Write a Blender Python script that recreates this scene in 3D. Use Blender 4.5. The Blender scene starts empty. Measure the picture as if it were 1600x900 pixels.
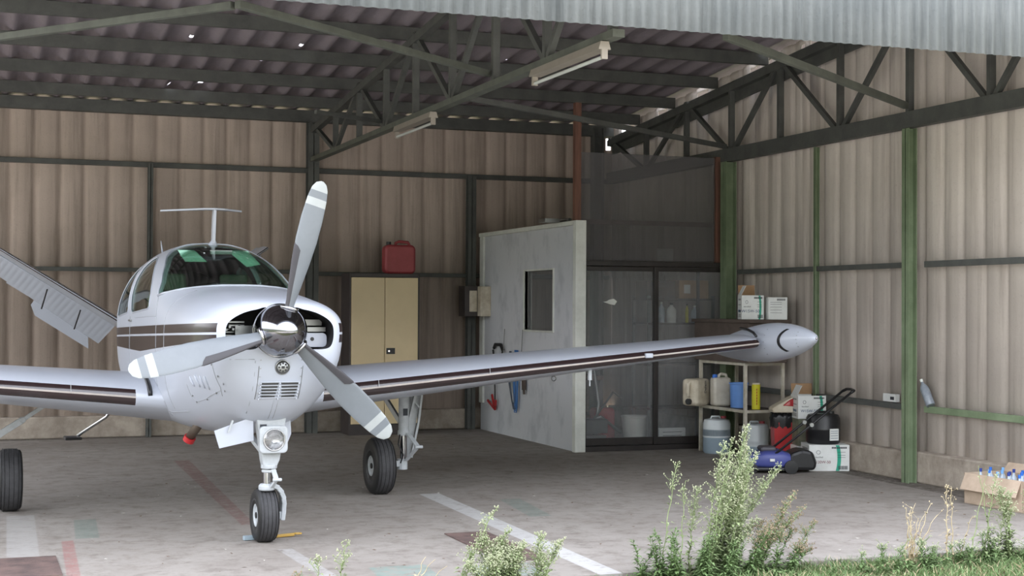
import bpy, bmesh, math, random
from mathutils import Vector, Matrix, noise
random.seed(7)
PI = math.pi
C = bpy.context.scene.collection
SC = bpy.context.scene
def lin(c):
    if isinstance(c, str):
        c = [int(c[i:i+2], 16)/255 for i in (0, 2, 4)]
        c = [x/12.92 if x <= .04045 else ((x+.055)/1.055)**2.4 for x in c]
    return tuple(c)

# ---------------------------------------------------------------- camera
F_PX, PITCH, ROLL, YAW, CAM_H = 2307.0, .0130, -.0050, .3550, 1.590
fw = Vector((math.sin(YAW)*math.cos(PITCH), math.cos(YAW)*math.cos(PITCH), math.sin(PITCH)))
rt = Vector((math.cos(YAW), -math.sin(YAW), 0)); up = rt.cross(fw)
rr = rt*math.cos(ROLL) - up*math.sin(ROLL); uu = rt*math.sin(ROLL) + up*math.cos(ROLL)
cam_d = bpy.data.cameras.new('camera'); cam = bpy.data.objects.new('camera', cam_d); C.objects.link(cam)
cam_d.sensor_width = 36; cam_d.lens = F_PX/1600*36; cam_d.clip_end = 300
M = Matrix((rr, uu, -fw)).transposed().to_4x4(); M.translation = (0, 0, CAM_H); cam.matrix_world = M
SC.camera = cam

# ---------------------------------------------------------------- light
SC.view_settings.view_transform = 'Standard'; SC.view_settings.look = 'None'
SC.view_settings.gamma = 1; SC.view_settings.use_curve_mapping = False
SC.view_settings.exposure = 1.95
w = bpy.data.worlds.new('overcast_sky'); SC.world = w; w.use_nodes = True
nt = w.node_tree; nt.nodes.clear()
o_ = nt.nodes.new('ShaderNodeOutputWorld'); bg = nt.nodes.new('ShaderNodeBackground')
tc = nt.nodes.new('ShaderNodeTexCoord'); sp = nt.nodes.new('ShaderNodeSeparateXYZ'); cr = nt.nodes.new('ShaderNodeValToRGB')
mr = nt.nodes.new('ShaderNodeMapRange'); mr.inputs[1].default_value = -1; mr.inputs[2].default_value = 1
nt.links.new(tc.outputs['Generated'], sp.inputs[0])
# unseen treeline added for spinner reflections, lowered behind the hangar to brighten its gaps
my = nt.nodes.new('ShaderNodeMath'); my.operation = 'MAXIMUM'; my.inputs[1].default_value = 0; nt.links.new(sp.outputs['Y'], my.inputs[0])
mz = nt.nodes.new('ShaderNodeMath'); mz.operation = 'MULTIPLY_ADD'; mz.inputs[1].default_value = .08
nt.links.new(my.outputs[0], mz.inputs[0]); nt.links.new(sp.outputs['Z'], mz.inputs[2]); nt.links.new(mz.outputs[0], mr.inputs[0])
nt.links.new(mr.outputs[0], cr.inputs[0]); nt.links.new(cr.outputs[0], bg.inputs[0]); nt.links.new(bg.outputs[0], o_.inputs[0])
for i, (p, c) in enumerate([(0, (.16, .17, .12)), (.50, (.13, .15, .10)), (.565, (.16, .18, .14)), (.59, (.95, .98, 1.02)), (1, (.97, 1.03, 1.20))]):
    e = cr.color_ramp.elements[i] if i < 2 else cr.color_ramp.elements.new(p)
    e.position = p; e.color = (*c, 1)
bg.inputs[1].default_value = 1.25
sun = bpy.data.lights.new('veiled_sun', 'SUN'); sun.energy = 3.2; sun.angle = math.radians(12); sun.color = (1, .97, .92)
so = bpy.data.objects.new('veiled_sun', sun); C.objects.link(so); so.rotation_euler = (math.radians(-44), 0, math.radians(-15))
SC.cycles.max_bounces = 14; SC.cycles.diffuse_bounces = 8; SC.cycles.transparent_max_bounces = 16

# ---------------------------------------------------------------- materials
MATS = {}
def mat(name, col, rough=.6, metal=0, col2=None, scale=6, detail=6, bump=0, bscale=60, stretch=(1, 1, 1), coat=0, lo=.35, hi=.65, spec=.5):
    if name in MATS: return MATS[name]
    m = bpy.data.materials.new(name); m.use_nodes = True; n = m.node_tree; b = n.nodes['Principled BSDF']
    b.inputs['Roughness'].default_value = rough; b.inputs['Metallic'].default_value = metal
    b.inputs['Coat Weight'].default_value = coat; b.inputs['Coat Roughness'].default_value = .06
    b.inputs['Specular IOR Level'].default_value = spec
    c = lin(col); b.inputs['Base Color'].default_value = (*c, 1)
    t = n.nodes.new('ShaderNodeTexCoord'); mp = n.nodes.new('ShaderNodeMapping'); mp.inputs['Scale'].default_value = stretch
    n.links.new(t.outputs['Object'], mp.inputs[0])
    c2 = lin(col2) if col2 else tuple(x*.9 for x in c)
    no = n.nodes.new('ShaderNodeTexNoise'); no.inputs['Scale'].default_value = scale; no.inputs['Detail'].default_value = detail
    no.inputs['Roughness'].default_value = .65
    n.links.new(mp.outputs[0], no.inputs[0])
    r = n.nodes.new('ShaderNodeValToRGB'); r.color_ramp.elements[0].position = lo; r.color_ramp.elements[1].position = hi
    r.color_ramp.elements[0].color = (*c2, 1); r.color_ramp.elements[1].color = (*c, 1)
    n.links.new(no.outputs['Fac'], r.inputs[0]); n.links.new(r.outputs[0], b.inputs['Base Color'])
    if bump:
        n2 = n.nodes.new('ShaderNodeTexNoise'); n2.inputs['Scale'].default_value = bscale; n.links.new(mp.outputs[0], n2.inputs[0])
        bp = n.nodes.new('ShaderNodeBump'); bp.inputs['Strength'].default_value = bump; bp.inputs['Distance'].default_value = .01
        n.links.new(n2.outputs['Fac'], bp.inputs['Height']); n.links.new(bp.outputs[0], b.inputs['Normal'])
    m['ramp'] = r.name
    MATS[name] = m; return m
class NB:
    """small helper to write math node graphs"""
    def __init__(s, m): s.n = m.node_tree
    def m(s, op, a, b=None, c=None):
        x = s.n.nodes.new('ShaderNodeMath'); x.operation = op
        for i, v in enumerate((a, b, c)):
            if v is None: continue
            if isinstance(v, (int, float)): x.inputs[i].default_value = v
            else: s.n.links.new(v, x.inputs[i])
        return x.outputs[0]
    def step(s, a, e0, e1):   # smooth 0..1 between e0 and e1
        x = s.n.nodes.new('ShaderNodeMapRange'); x.clamp = True
        s.n.links.new(a, x.inputs[0]); x.inputs[1].default_value = e0; x.inputs[2].default_value = e1
        return x.outputs[0]
    def mix(s, f, a, b):
        x = s.n.nodes.new('ShaderNodeMix'); x.data_type = 'RGBA'
        for i, v in ((0, f), (6, a), (7, b)):
            if isinstance(v, (int, float)): x.inputs[i].default_value = v
            elif isinstance(v, tuple): x.inputs[i].default_value = (*v, 1)
            else: s.n.links.new(v, x.inputs[i])
        return x.outputs[2]
    def noise(s, vec, scale, detail=5, rough=.6):
        x = s.n.nodes.new('ShaderNodeTexNoise'); x.inputs['Scale'].default_value = scale; x.inputs['Detail'].default_value = detail
        x.inputs['Roughness'].default_value = rough; s.n.links.new(vec, x.inputs[0]); return x.outputs['Fac']
    def coord(s, sc=(1, 1, 1)):
        t = s.n.nodes.new('ShaderNodeTexCoord'); mp = s.n.nodes.new('ShaderNodeMapping'); mp.inputs['Scale'].default_value = sc
        s.n.links.new(t.outputs['Object'], mp.inputs[0]); return mp.outputs[0]
    def sep(s, v):
        x = s.n.nodes.new('ShaderNodeSeparateXYZ'); s.n.links.new(v, x.inputs[0]); return x.outputs

def glass_mat(name, col, alpha, rough=.02):
    m = bpy.data.materials.new(name); m.use_nodes = True; n = m.node_tree; n.nodes.clear()
    o = n.nodes.new('ShaderNodeOutputMaterial'); tr = n.nodes.new('ShaderNodeBsdfTransparent'); gl = n.nodes.new('ShaderNodeBsdfGlossy')
    tr.inputs[0].default_value = (*col, 1); gl.inputs['Roughness'].default_value = rough
    fr = n.nodes.new('ShaderNodeFresnel'); ge = n.nodes.new('ShaderNodeNewGeometry'); ma = n.nodes.new('ShaderNodeMath'); ma.operation = 'MULTIPLY_ADD'
    n.links.new(ge.outputs['Backfacing'], ma.inputs[0]); ma.inputs[1].default_value = 1/1.5-1.5; ma.inputs[2].default_value = 1.5; n.links.new(ma.outputs[0], fr.inputs[0])
    mx = n.nodes.new('ShaderNodeMixShader'); n.links.new(fr.outputs[0], mx.inputs[0]); n.links.new(tr.outputs[0], mx.inputs[1]); n.links.new(gl.outputs[0], mx.inputs[2])
    if alpha:
        d = n.nodes.new('ShaderNodeBsdfDiffuse'); d.inputs[0].default_value = (.6, .62, .64, 1)
        m2 = n.nodes.new('ShaderNodeMixShader'); m2.inputs[0].default_value = alpha
        n.links.new(mx.outputs[0], m2.inputs[1]); n.links.new(d.outputs[0], m2.inputs[2]); n.links.new(m2.outputs[0], o.inputs[0])
    else: n.links.new(mx.outputs[0], o.inputs[0])
    MATS[name] = m; return m

green = mat('green_paint', '808f72', .6, col2='6b7a5e', scale=4, bump=.1)
hazed_green = mat('hazed_green_paint', '5c5e5a', .65, col2='4c4d4b', scale=5, bump=.1)  # green paint lightened and greyed to stand in for haze under the roof
palegreen = mat('pale_green_paint', '64685f', .6, col2='53564f', scale=5)
white_gloss = mat('white_aircraft_paint', 'b2b7c2', .32, col2='acb1bc', scale=2, coat=.3)
white_part = mat('white_gear_paint', 'afb3b7', .4, col2='a0a4a7', scale=18)
brown_paint = mat('brown_stripe_paint', '2d2122', .2, coat=.8, scale=3)
chrome = mat('chrome', 'c8c8ca', .12, metal=1)
darkchrome = mat('spinner_chrome', '8e8e93', .12, metal=1)
steel = mat('steel', '9a9c9c', .35, metal=1)
rubber = mat('tyre_rubber', '3b3b3d', .75, col2='302f31', scale=20, bump=.15, bscale=80)
sidewall = mat('tyre_sidewall', '141416', .5)
blade_m = mat('propeller_grey', '74797e', .38, col2='6b7075', scale=3)
blade_w = mat('propeller_white', 'a3a7a7', .4)
blade_b = mat('propeller_black_boot', '3a383c', .55)
black_pl = mat('black_plastic', '1b1b1d', .4, col2='242426', scale=12)
dark_in = mat('dark_interior', '1c1b1c', .8)
beige = mat('cabinet_beige', 'e4cfa5', .45, col2='dec99f', scale=3)
cab_dark = mat('cabinet_brown', '4b4341', .5, col2='3c3635', scale=4)
redpl = mat('red_jerry_plastic', 'a8484d', .45, col2='9b3f44', scale=8)
redbin = mat('red_plastic', 'b32a2e', .4)
wood_red = mat('red_brown_wood', '7a5546', .7, col2='5f4238', scale=5, stretch=(6, 6, .5), bump=.2)
plaster = mat('grey_painted_board', 'd0d2d6', .7, col2='bcbfc4', scale=2.2, stretch=(1, 1.6, 1), lo=.34, hi=.5, bump=.12, bscale=30)
white_trim = mat('white_painted_timber', 'e2e4de', .6, col2='d0d2cb', scale=6, bump=.15)
kerb_m = mat('kerb_concrete', 'b0a598', .9, col2='8d8276', scale=5, bump=.5, bscale=35)
alu = mat('dark_bronze_frame', '35302e', .45, col2='2a2625', scale=8)
card = mat('cardboard', 'a98867', .8, col2='997857', scale=9)
card_pale = mat('pale_cardboard', 'c4b09c', .8, col2='ad9985', scale=6)
card_dark = mat('dark_brown_board', '5c5048', .7, col2='4a403a', scale=6)
box_white = mat('white_carton', 'e0e2e0', .6, col2='d6d8d5', scale=10)
ink = mat('carton_ink', '2e3238', .7); ink_blue = mat('carton_ink_blue', '2b4f70', .7); ink_teal = mat('carton_teal', '2aa083', .6)
ink_red = mat('carton_ink_red', '7c2f38', .7)
cream = mat('cream_plastic', 'dcd3c1', .5, col2='baae98', scale=7)
drum_m = mat('translucent_white_plastic', 'e2e8eb', .35, col2='d8dfe3', scale=3)
drum_liquid = mat('liquid_behind_plastic', 'a3b4c2', .35, col2='9aacba', scale=3)
bluepl = mat('blue_bucket_plastic', '6391d6', .4)
bluecap = mat('blue_cap_plastic', '2f6fd0', .35); bluedeep = mat('deep_blue_plastic', '2a3f8c', .45)
yellow = mat('yellow_label', 'd8cf2c', .5)
mower_blue = mat('mower_blue', '4a5296', .45, col2='434a86', scale=5)
clear_pl = mat('clear_plastic_bottle', 'b9c4ce', .25, col2='98a5b0', scale=10)
white_lamp = mat('lamp_white', '9c9489', .5); tube_m = mat('unlit_tube', 'd4d8d4', .25)
rope_blue = mat('blue_cord', '3f6fa8', .7); cord_black = mat('black_cable', '202022', .6)
grass_m = mat('grass_green', '6e8555', .7, col2='526839', scale=1.5, lo=.3, hi=.7)
weed_m = mat('weed_green', '929f72', .7, col2='707e54', scale=5, lo=.3, hi=.7)
weed_pale = mat('weed_seed_pale', 'aaab8f', .8, col2='8a926f', scale=12)
straw = mat('dry_straw', 'c3b493', .8, col2='9c8c6e', scale=9)
seed_brown = mat('brown_seed', '8d7d66', .9)
vglass = glass_mat('door_glass', (.95, .95, .95), .13)
wsglass = glass_mat('windshield_green_tint', (.74, .86, .80), .0)
visor_m = mat('green_tinted_visor', 'a8dcc8', .3, coat=.4)
leather = mat('seat_fabric_green', '5a6755', .7, col2='4b5747', scale=10)

# ---- corrugated fibre cement sheets
def sheet_mat(name, c1, c2, c3, streak=(8, 8, .35), top_dark=None):
    m = bpy.data.materials.new(name); m.use_nodes = True; b = m.node_tree.nodes['Principled BSDF']; b.inputs['Roughness'].default_value = .85
    k = NB(m); v = k.coord(); vs = k.coord(streak)
    n1 = k.noise(v, 1.3, 6); n2 = k.noise(vs, 1.0, 6, .7); n3 = k.noise(v, 40, 4, .7)
    f = k.step(n1, .35, .65); col = k.mix(f, lin(c1), lin(c2))
    col = k.mix(k.m('MULTIPLY', k.step(n2, .48, .72), .75), col, lin(c3))
    col = k.mix(k.m('MULTIPLY', k.step(n3, .58, .75), .35), col, lin(c3))
    m.node_tree.links.new(col, b.inputs['Base Color'])
    bp = m.node_tree.nodes.new('ShaderNodeBump'); bp.inputs['Strength'].default_value = .25; bp.inputs['Distance'].default_value = .01
    m.node_tree.links.new(n3, bp.inputs['Height']); m.node_tree.links.new(bp.outputs[0], b.inputs['Normal'])
    return m
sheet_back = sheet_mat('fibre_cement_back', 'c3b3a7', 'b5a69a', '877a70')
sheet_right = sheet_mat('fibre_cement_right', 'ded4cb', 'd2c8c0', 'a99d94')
sheet_roof = sheet_mat('fibre_cement_roof', '91888e', '857c82', '6e666b', (3, .6, 3))
sheet_fascia = sheet_mat('weathered_galvanised', '83888b', '6f7579', '4e5458', (10, 10, .5))

# ---- concrete floor with old paint marks
floor_m = bpy.data.materials.new('concrete_floor'); floor_m.use_nodes = True
k = NB(floor_m); b = floor_m.node_tree.nodes['Principled BSDF']; b.inputs['Roughness'].default_value = .8
v = k.coord(); n1 = k.noise(v, .7, 7, .65); n2 = k.noise(v, 6, 8, .75); n3 = k.noise(k.coord((1.2, 5, 1)), 5, 7, .8); wear = k.noise(v, 14, 8, .75)
xyz = k.sep(v); X_, Y_ = xyz[0], xyz[1]
col = k.mix(k.step(n1, .35, .65), lin('827b74'), lin('938d86'))
col = k.mix(k.m('MULTIPLY', k.step(n2, .47, .66), .7), col, lin('645c54'))
col = k.mix(k.m('MULTIPLY', k.step(n3, .58, .68), .8), col, lin('4c443d'))
col = k.mix(k.m('MULTIPLY', k.step(k.noise(v, 2.2, 6, .7), .56, .72), .35), col, lin('99948e'))
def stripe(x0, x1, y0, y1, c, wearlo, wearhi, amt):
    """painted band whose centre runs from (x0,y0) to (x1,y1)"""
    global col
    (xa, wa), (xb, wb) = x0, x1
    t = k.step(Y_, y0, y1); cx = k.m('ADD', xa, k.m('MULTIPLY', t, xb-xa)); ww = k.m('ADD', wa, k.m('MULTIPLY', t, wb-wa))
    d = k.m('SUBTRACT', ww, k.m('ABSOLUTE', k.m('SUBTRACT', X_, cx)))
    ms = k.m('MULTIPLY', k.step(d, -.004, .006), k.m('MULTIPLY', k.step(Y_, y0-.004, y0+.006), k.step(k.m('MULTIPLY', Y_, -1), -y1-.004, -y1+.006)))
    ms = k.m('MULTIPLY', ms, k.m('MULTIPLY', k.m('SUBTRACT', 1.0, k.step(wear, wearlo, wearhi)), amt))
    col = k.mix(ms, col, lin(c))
stripe((3.635, .075), (3.72, .09), 8.08, 12.04, 'b0afad', .5, .72, .85)
stripe((1.95, .05), (2.10, .08), 10.75, 15.4, '744844', .45, .65, .55)
stripe((.615, .04), (.665, .04), 9.03, 10.4, '8a5450', .45, .7, .6)
stripe((.36, .10), (.41, .10), 9.8, 11.75, '9d9b98', .5, .7, .6)
stripe((2.05, .05), (1.98, .05), 8.1, 9.6, '9d9b99', .45, .65, .7)
stripe((.80, .08), (.85, .08), 10.46, 11.38, '66776f', .5, .7, .55)
stripe((4.13, .09), (4.25, .09), 10.48, 11.5, '667870', .5, .7, .5)
stripe((2.45, .18), (2.5, .18), 8.15, 8.75, '66877f', .45, .62, .5)
stripe((3.05, .2), (3.1, .2), 8.12, 8.6, '6b8a82', .45, .6, .45)
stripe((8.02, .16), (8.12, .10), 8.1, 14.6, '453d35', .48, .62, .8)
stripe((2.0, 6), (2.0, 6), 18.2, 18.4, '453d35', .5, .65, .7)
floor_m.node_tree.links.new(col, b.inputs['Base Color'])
bp = floor_m.node_tree.nodes.new('ShaderNodeBump'); bp.inputs['Strength'].default_value = .3; bp.inputs['Distance'].default_value = .01
floor_m.node_tree.links.new(n2, bp.inputs['Height']); floor_m.node_tree.links.new(bp.outputs[0], b.inputs['Normal'])
soil_m = mat('soil_and_moss', '6d6a4b', .95, col2='4e5230', scale=5, bump=.6, bscale=20)
plate_m = mat('rusty_steel_plate', '6b5751', .7, col2='4d403d', scale=7, bump=.4, bscale=90)
poly_m = bpy.data.materials.new('fluted_polycarbonate'); poly_m.use_nodes = True
n = poly_m.node_tree; b = n.nodes['Principled BSDF']; b.inputs['Base Color'].default_value = (.16, .155, .16, 1); b.inputs['Roughness'].default_value = .22
k = NB(poly_m); z_ = k.sep(k.coord())[2]; sn = k.m('SINE', k.m('MULTIPLY', z_, 2*PI/.02))
bp = n.nodes.new('ShaderNodeBump'); bp.inputs['Strength'].default_value = .5; bp.inputs['Distance'].default_value = .004
n.links.new(sn, bp.inputs['Height']); n.links.new(bp.outputs[0], b.inputs['Normal'])
tr = n.nodes.new('ShaderNodeBsdfTransparent'); mx = n.nodes.new('ShaderNodeMixShader'); mx.inputs[0].default_value = .50
n.links.new(tr.outputs[0], mx.inputs[1]); n.links.new(b.outputs[0], mx.inputs[2]); n.links.new(mx.outputs[0], n.nodes['Material Output'].inputs[0])

# ---------------------------------------------------------------- mesh helpers
def link_bm(name, bm, mats, parent=None, smooth=False, bevel=0, solid=0, sub=0, auto=None):
    me = bpy.data.meshes.new(name)
    bmesh.ops.recalc_face_normals(bm, faces=bm.faces)
    bm.to_mesh(me); bm.free()
    for m in (mats if isinstance(mats, (list, tuple)) else [mats]): me.materials.append(m)
    if smooth:
        me.polygons.foreach_set('use_smooth', [True]*len(me.polygons))
        if auto: me.set_sharp_from_angle(angle=math.radians(auto))
    o = bpy.data.objects.new(name, me); C.objects.link(o)
    if parent: o.parent = parent
    if solid:
        md = o.modifiers.new('s', 'SOLIDIFY'); md.thickness = solid; md.offset = 0
    if bevel:
        md = o.modifiers.new('b', 'BEVEL'); md.width = bevel; md.segments = 2; md.limit_method = 'ANGLE'
    if sub:
        md = o.modifiers.new('u', 'SUBSURF'); md.levels = sub; md.render_levels = sub
    return o
def box(bm, x0, x1, y0, y1, z0, z1, mi=0, M=None):
    vs = [bm.verts.new((x, y, z)) for x in (x0, x1) for y in (y0, y1) for z in (z0, z1)]
    if M is not None:
        for q in vs: q.co = M @ q.co
    for f in ((0, 1, 3, 2), (4, 6, 7, 5), (0, 4, 5, 1), (2, 3, 7, 6), (0, 2, 6, 4), (1, 5, 7, 3)):
        fc = bm.faces.new([vs[i] for i in f]); fc.material_index = mi
    return vs
def beam(bm, a, b, w, h=None, mi=0, upv=(0, 0, 1)):
    a, b = Vector(a), Vector(b); h = h or w; d = (b-a); L = d.length; d.normalize(); u = Vector(upv)
    if abs(d.dot(u)) > .98: u = Vector((0, 1, 0))
    s = d.cross(u).normalized(); u = s.cross(d)
    m = Matrix((s, d, u)).transposed().to_4x4(); m.translation = a
    box(bm, -w/2, w/2, 0, L, -h/2, h/2, mi, m)
def tube(bm, pts, r, seg=10, mi=0, cap=True):
    pts = [Vector(p) for p in pts]; n = len(pts); rs = r if isinstance(r, (list, tuple)) else [r]*n
    rings = []; prev = None
    for i, p in enumerate(pts):
        d = (pts[min(i+1, n-1)]-pts[max(i-1, 0)]).normalized()
        if prev is None:
            u = d.cross(Vector((0, 0, 1)))
            if u.length < .05: u = d.cross(Vector((1, 0, 0)))
        else: u = prev - d*prev.dot(d)
        u.normalize(); prev = u; v2 = d.cross(u)
        rings.append([bm.verts.new(p+(u*math.cos(a)+v2*math.sin(a))*rs[i]) for a in (2*PI*j/seg for j in range(seg))])
    for a, b2 in zip(rings, rings[1:]):
        for j in range(seg):
            f = bm.faces.new((a[j], a[(j+1) % seg], b2[(j+1) % seg], b2[j])); f.material_index = mi
    if cap:
        for rg in (rings[0], rings[-1]):
            f = bm.faces.new(rg); f.material_index = mi
def lathe(bm, prof, axis='Z', seg=32, origin=(0, 0, 0), mi=0, mis=None, cap=True):
    o = Vector(origin); rings = []
    for (r, h) in prof:
        ring = []
        for j in range(seg):
            a = 2*PI*j/seg; c, s = r*math.cos(a), r*math.sin(a)
            p = {'Z': (c, s, h), 'Y': (c, h, s), 'X': (h, c, s)}[axis]
            ring.append(bm.verts.new(o+Vector(p)))
        rings.append(ring)
    for i, (a, b2) in enumerate(zip(rings, rings[1:])):
        for j in range(seg):
            f = bm.faces.new((a[j], a[(j+1) % seg], b2[(j+1) % seg], b2[j])); f.material_index = mis[i] if mis else mi
    for rg, rv in ((rings[0], prof[0][0]), (rings[-1], prof[-1][0])):
        if rv > 1e-5 and cap: f = bm.faces.new(rg); f.material_index = mi
    bmesh.ops.remove_doubles(bm, verts=bm.verts, dist=1e-6)
def prism(bm, poly, axis, a, b2, mi=0):
    """poly in the two other axes, extruded from a to b2 along axis"""
    def P(q, t): return {'X': (t, q[0], q[1]), 'Y': (q[0], t, q[1]), 'Z': (q[0], q[1], t)}[axis]
    A = [bm.verts.new(P(q, a)) for q in poly]; B = [bm.verts.new(P(q, b2)) for q in poly]; n = len(poly)
    for f in [A, B[::-1]]: bm.faces.new(f).material_index = mi
    for i in range(n): bm.faces.new((A[i], A[(i+1) % n], B[(i+1) % n], B[i])).material_index = mi
def rpoly(x0, x1, z0, z1, r, n=6):
    out = []
    for cx, cz, a0 in ((x1-r, z1-r, 0), (x0+r, z1-r, 90), (x0+r, z0+r, 180), (x1-r, z0+r, 270)):
        for i in range(n+1):
            a = math.radians(a0+90*i/n); out.append((cx+r*math.cos(a), cz+r*math.sin(a)))
    return out
def obj(name, fn, mats, parent=None, **kw):
    bm = bmesh.new(); fn(bm); return link_bm(name, bm, mats, parent, **kw)
def tag(o, label, cat, group=None, kind=None):
    o['label'] = label; o['category'] = cat
    if group: o['group'] = group
    if kind: o['kind'] = kind
    return o
def struct(o): o['kind'] = 'structure'; return o
def thing(name, loc, label, cat, rz=0, group=None):
    o = bpy.data.objects.new(name, None); C.objects.link(o); o.location = loc; o.rotation_euler = (0, 0, rz); o.empty_display_size = .1
    return tag(o, label, cat, group)
def text(name, s, size, M, m, parent, ext=.0008):
    cu = bpy.data.curves.new(name, 'FONT'); cu.body = s; cu.size = size; cu.extrude = ext; cu.align_x = 'CENTER'; cu.align_y = 'CENTER'
    t = bpy.data.objects.new(name, cu); C.objects.link(t)
    me = bpy.data.meshes.new_from_object(t.evaluated_get(bpy.context.evaluated_depsgraph_get()))
    bpy.data.objects.remove(t); me.name = name
    o = bpy.data.objects.new(name, me); C.objects.link(o); me.materials.clear(); me.materials.append(m)
    me.transform(M); o.parent = parent; return o
def boolean(o, cutter, op='DIFFERENCE', keep=False):
    md = o.modifiers.new('bool', 'BOOLEAN'); md.operation = op; md.object = cutter; md.solver = 'EXACT'
    try: md.material_mode = 'TRANSFER'
    except Exception: pass
    bpy.context.view_layer.update()
    me = bpy.data.meshes.new_from_object(o.evaluated_get(bpy.context.evaluated_depsgraph_get()))
    o.modifiers.remove(md); old = o.data; o.data = me
    if not keep: bpy.data.objects.remove(cutter)
    return o

# ================================================================ BUILDING
WX, WY = 8.30, 18.45           # sheet planes
XL = -3.3  # roof and walls end here, unseen left side opened to let light in
PITCH_C = .285
def corr_wall(t, amp):
    c = math.cos(2*PI*((t/PITCH_C) % 1.0)); return amp*(.55-1.55*abs((c-1)/2)**6+.12*math.cos(4*PI*((t/PITCH_C) % 1.0)))
def corr(t, amp=.028):
    """fibre cement rib profile: broad flat crests, narrow valleys"""
    f = (t/PITCH_C) % 1.0
    c = math.cos(2*PI*f)
    return amp*(1-2*abs((c-1)/2)**1.7)
def corrugated(name, u0, u1, v_rows, P, mats, du=PITCH_C/14, amp=.028, prof=corr, thick=.007, phase=0, holes=None):
    bm = bmesh.new(); nu = int((u1-u0)/du)+1; rows = []
    for v_ in v_rows: rows.append([bm.verts.new(P(u0+i*du, v_, prof(u0+i*du+phase, amp))) for i in range(nu)])
    for j in range(len(rows)-1):
        for i in range(nu-1):
            if holes and holes(u0+(i+.5)*du, (v_rows[j]+v_rows[j+1])/2): continue
            bm.faces.new((rows[j][i], rows[j][i+1], rows[j+1][i+1], rows[j+1][i]))
    return link_bm(name, bm, mats, smooth=True, solid=thick)
ROOF = lambda y: 4.05+.0853*(18.33-y)
# floor
def f_(bm): box(bm, -16, 8.6, 8.08, 18.8, -.15, 0)
struct(obj('floor', f_, floor_m))
def f_(bm):
    box(bm, -60, 60, 6.0, 8.079, -.6, -.05)
struct(obj('ground', f_, soil_m))
struct(obj('bounce_apron', lambda bm: box(bm, -60, 60, -50, 5.999, -.6, -.05), mat('bounce_apron_concrete', 'a8a298', .85, scale=1)))  # unseen pale apron, added to bounce light up under the roof
def f_(bm): box(bm, -60, 60, 18.801, 60, -.6, -.12)
struct(obj('ground_behind', f_, soil_m))
# walls: two courses lapped at the middle girt
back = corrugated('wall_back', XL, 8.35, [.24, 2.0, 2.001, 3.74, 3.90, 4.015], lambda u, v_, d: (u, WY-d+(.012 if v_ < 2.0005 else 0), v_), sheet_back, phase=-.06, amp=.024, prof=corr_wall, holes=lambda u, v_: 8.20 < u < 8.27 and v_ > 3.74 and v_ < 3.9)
struct(back)
def rholes(u, v_):
    if 5.1 < v_ < 5.2:
        for a, c in ((13.22, 13.42), (13.5, 13.56), (14.15, 14.26), (14.42, 14.66), (15.66, 15.95), (16.74, 17.0), (17.75, 17.9), (17.98, 18.12)):
            if a < u < c: return True
    return False
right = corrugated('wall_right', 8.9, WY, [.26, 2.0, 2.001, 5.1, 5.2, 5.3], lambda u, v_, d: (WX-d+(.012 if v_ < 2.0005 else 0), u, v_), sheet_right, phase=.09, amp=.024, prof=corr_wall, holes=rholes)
# trim right wall to the roof slope
for v_ in right.data.vertices:
    if v_.co.z > 2.5: v_.co.z = ROOF(v_.co.y)-.02-(5.3-v_.co.z)*.55
struct(right)
# roof
hy = [8.9]
spots = [(2.14, 15.15), (3.28, 15.19), (4.42, 15.16), (5.58, 15.22), (3.0, 15.9), (2.2, 17.4), (2.55, 17.35)]
while hy[-1] < 18.56: hy.append(hy[-1]+.05)
def holes(u, v_):
    for a, c in spots:
        if abs(u-a) < .024 and abs(v_-c) < .04: return True
    if 8.15 < u < 8.21:
        for a, c in ((12.9, 13.15), (13.3, 13.4), (14.1, 14.25), (14.4, 14.65), (15.65, 15.95), (16.75, 17.0), (17.8, 17.95), (18.05, 18.2)):
            if a < v_ < c: return True
    return False
roofo = corrugated('ceiling', XL, 8.65, hy, lambda u, v_, d: (u, v_, ROOF(v_)+.03+d*1.15), sheet_roof, prof=corr, holes=holes)
struct(roofo)
# fascia over the opening, fine corrugated iron
def fine(t, amp): return amp*math.cos(2*PI*t/.080)
fas = corrugated('wall_front', XL, 8.7, [3.445, 4.2, 5.6], lambda u, v_, d: (u, 8.86+d, v_ + (.0014*(u-4) if v_ < 4 else 0)), sheet_fascia, du=.01, amp=.011, prof=fine, thick=.002)
struct(fas)
# front wall return right of the opening
# kerbs
def f_(bm):
    box(bm, XL, 8.2, 18.36, 18.6, 0, .26)
struct(obj('baseboard_back', f_, kerb_m, bevel=.015))
def f_(bm):
    box(bm, 8.20, 8.5, 11.47, 18.359, 0, .27); box(bm, 8.19, 8.5, 8.5, 11.44, 0, .285)
struct(obj('baseboard_right', f_, kerb_m, bevel=.015))

# steel frame
def hbeam(bm, x, y, z0, z1, w, d, ax='X'):
    t = .008
    if ax == 'X':
        box(bm, x-w/2, x-w/2+t, y-d/2, y+d/2, z0, z1); box(bm, x+w/2-t, x+w/2, y-d/2, y+d/2, z0, z1); box(bm, x-w/2, x+w/2, y-t/2, y+t/2, z0, z1)
    else:
        box(bm, x-w/2, x+w/2, y-d/2, y-d/2+t, z0, z1); box(bm, x-w/2, x+w/2, y+d/2-t, y+d/2, z0, z1); box(bm, x-t/2, x+t/2, y-d/2, y+d/2, z0, z1)
def col_(x, y, z1, w, d, ax, m, label):
    def f(bm): hbeam(bm, 0, 0, 0, z1, w, d, ax)
    o = obj('steel_column', f, m); o.location = (x, y, 0); tag(o, label, 'column', 'steel columns of the hangar'); return o
col_(4.09, 18.27, 3.9, .14, .14, 'Y', hazed_green, 'dark green steel column on the back wall behind the propeller')
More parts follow.
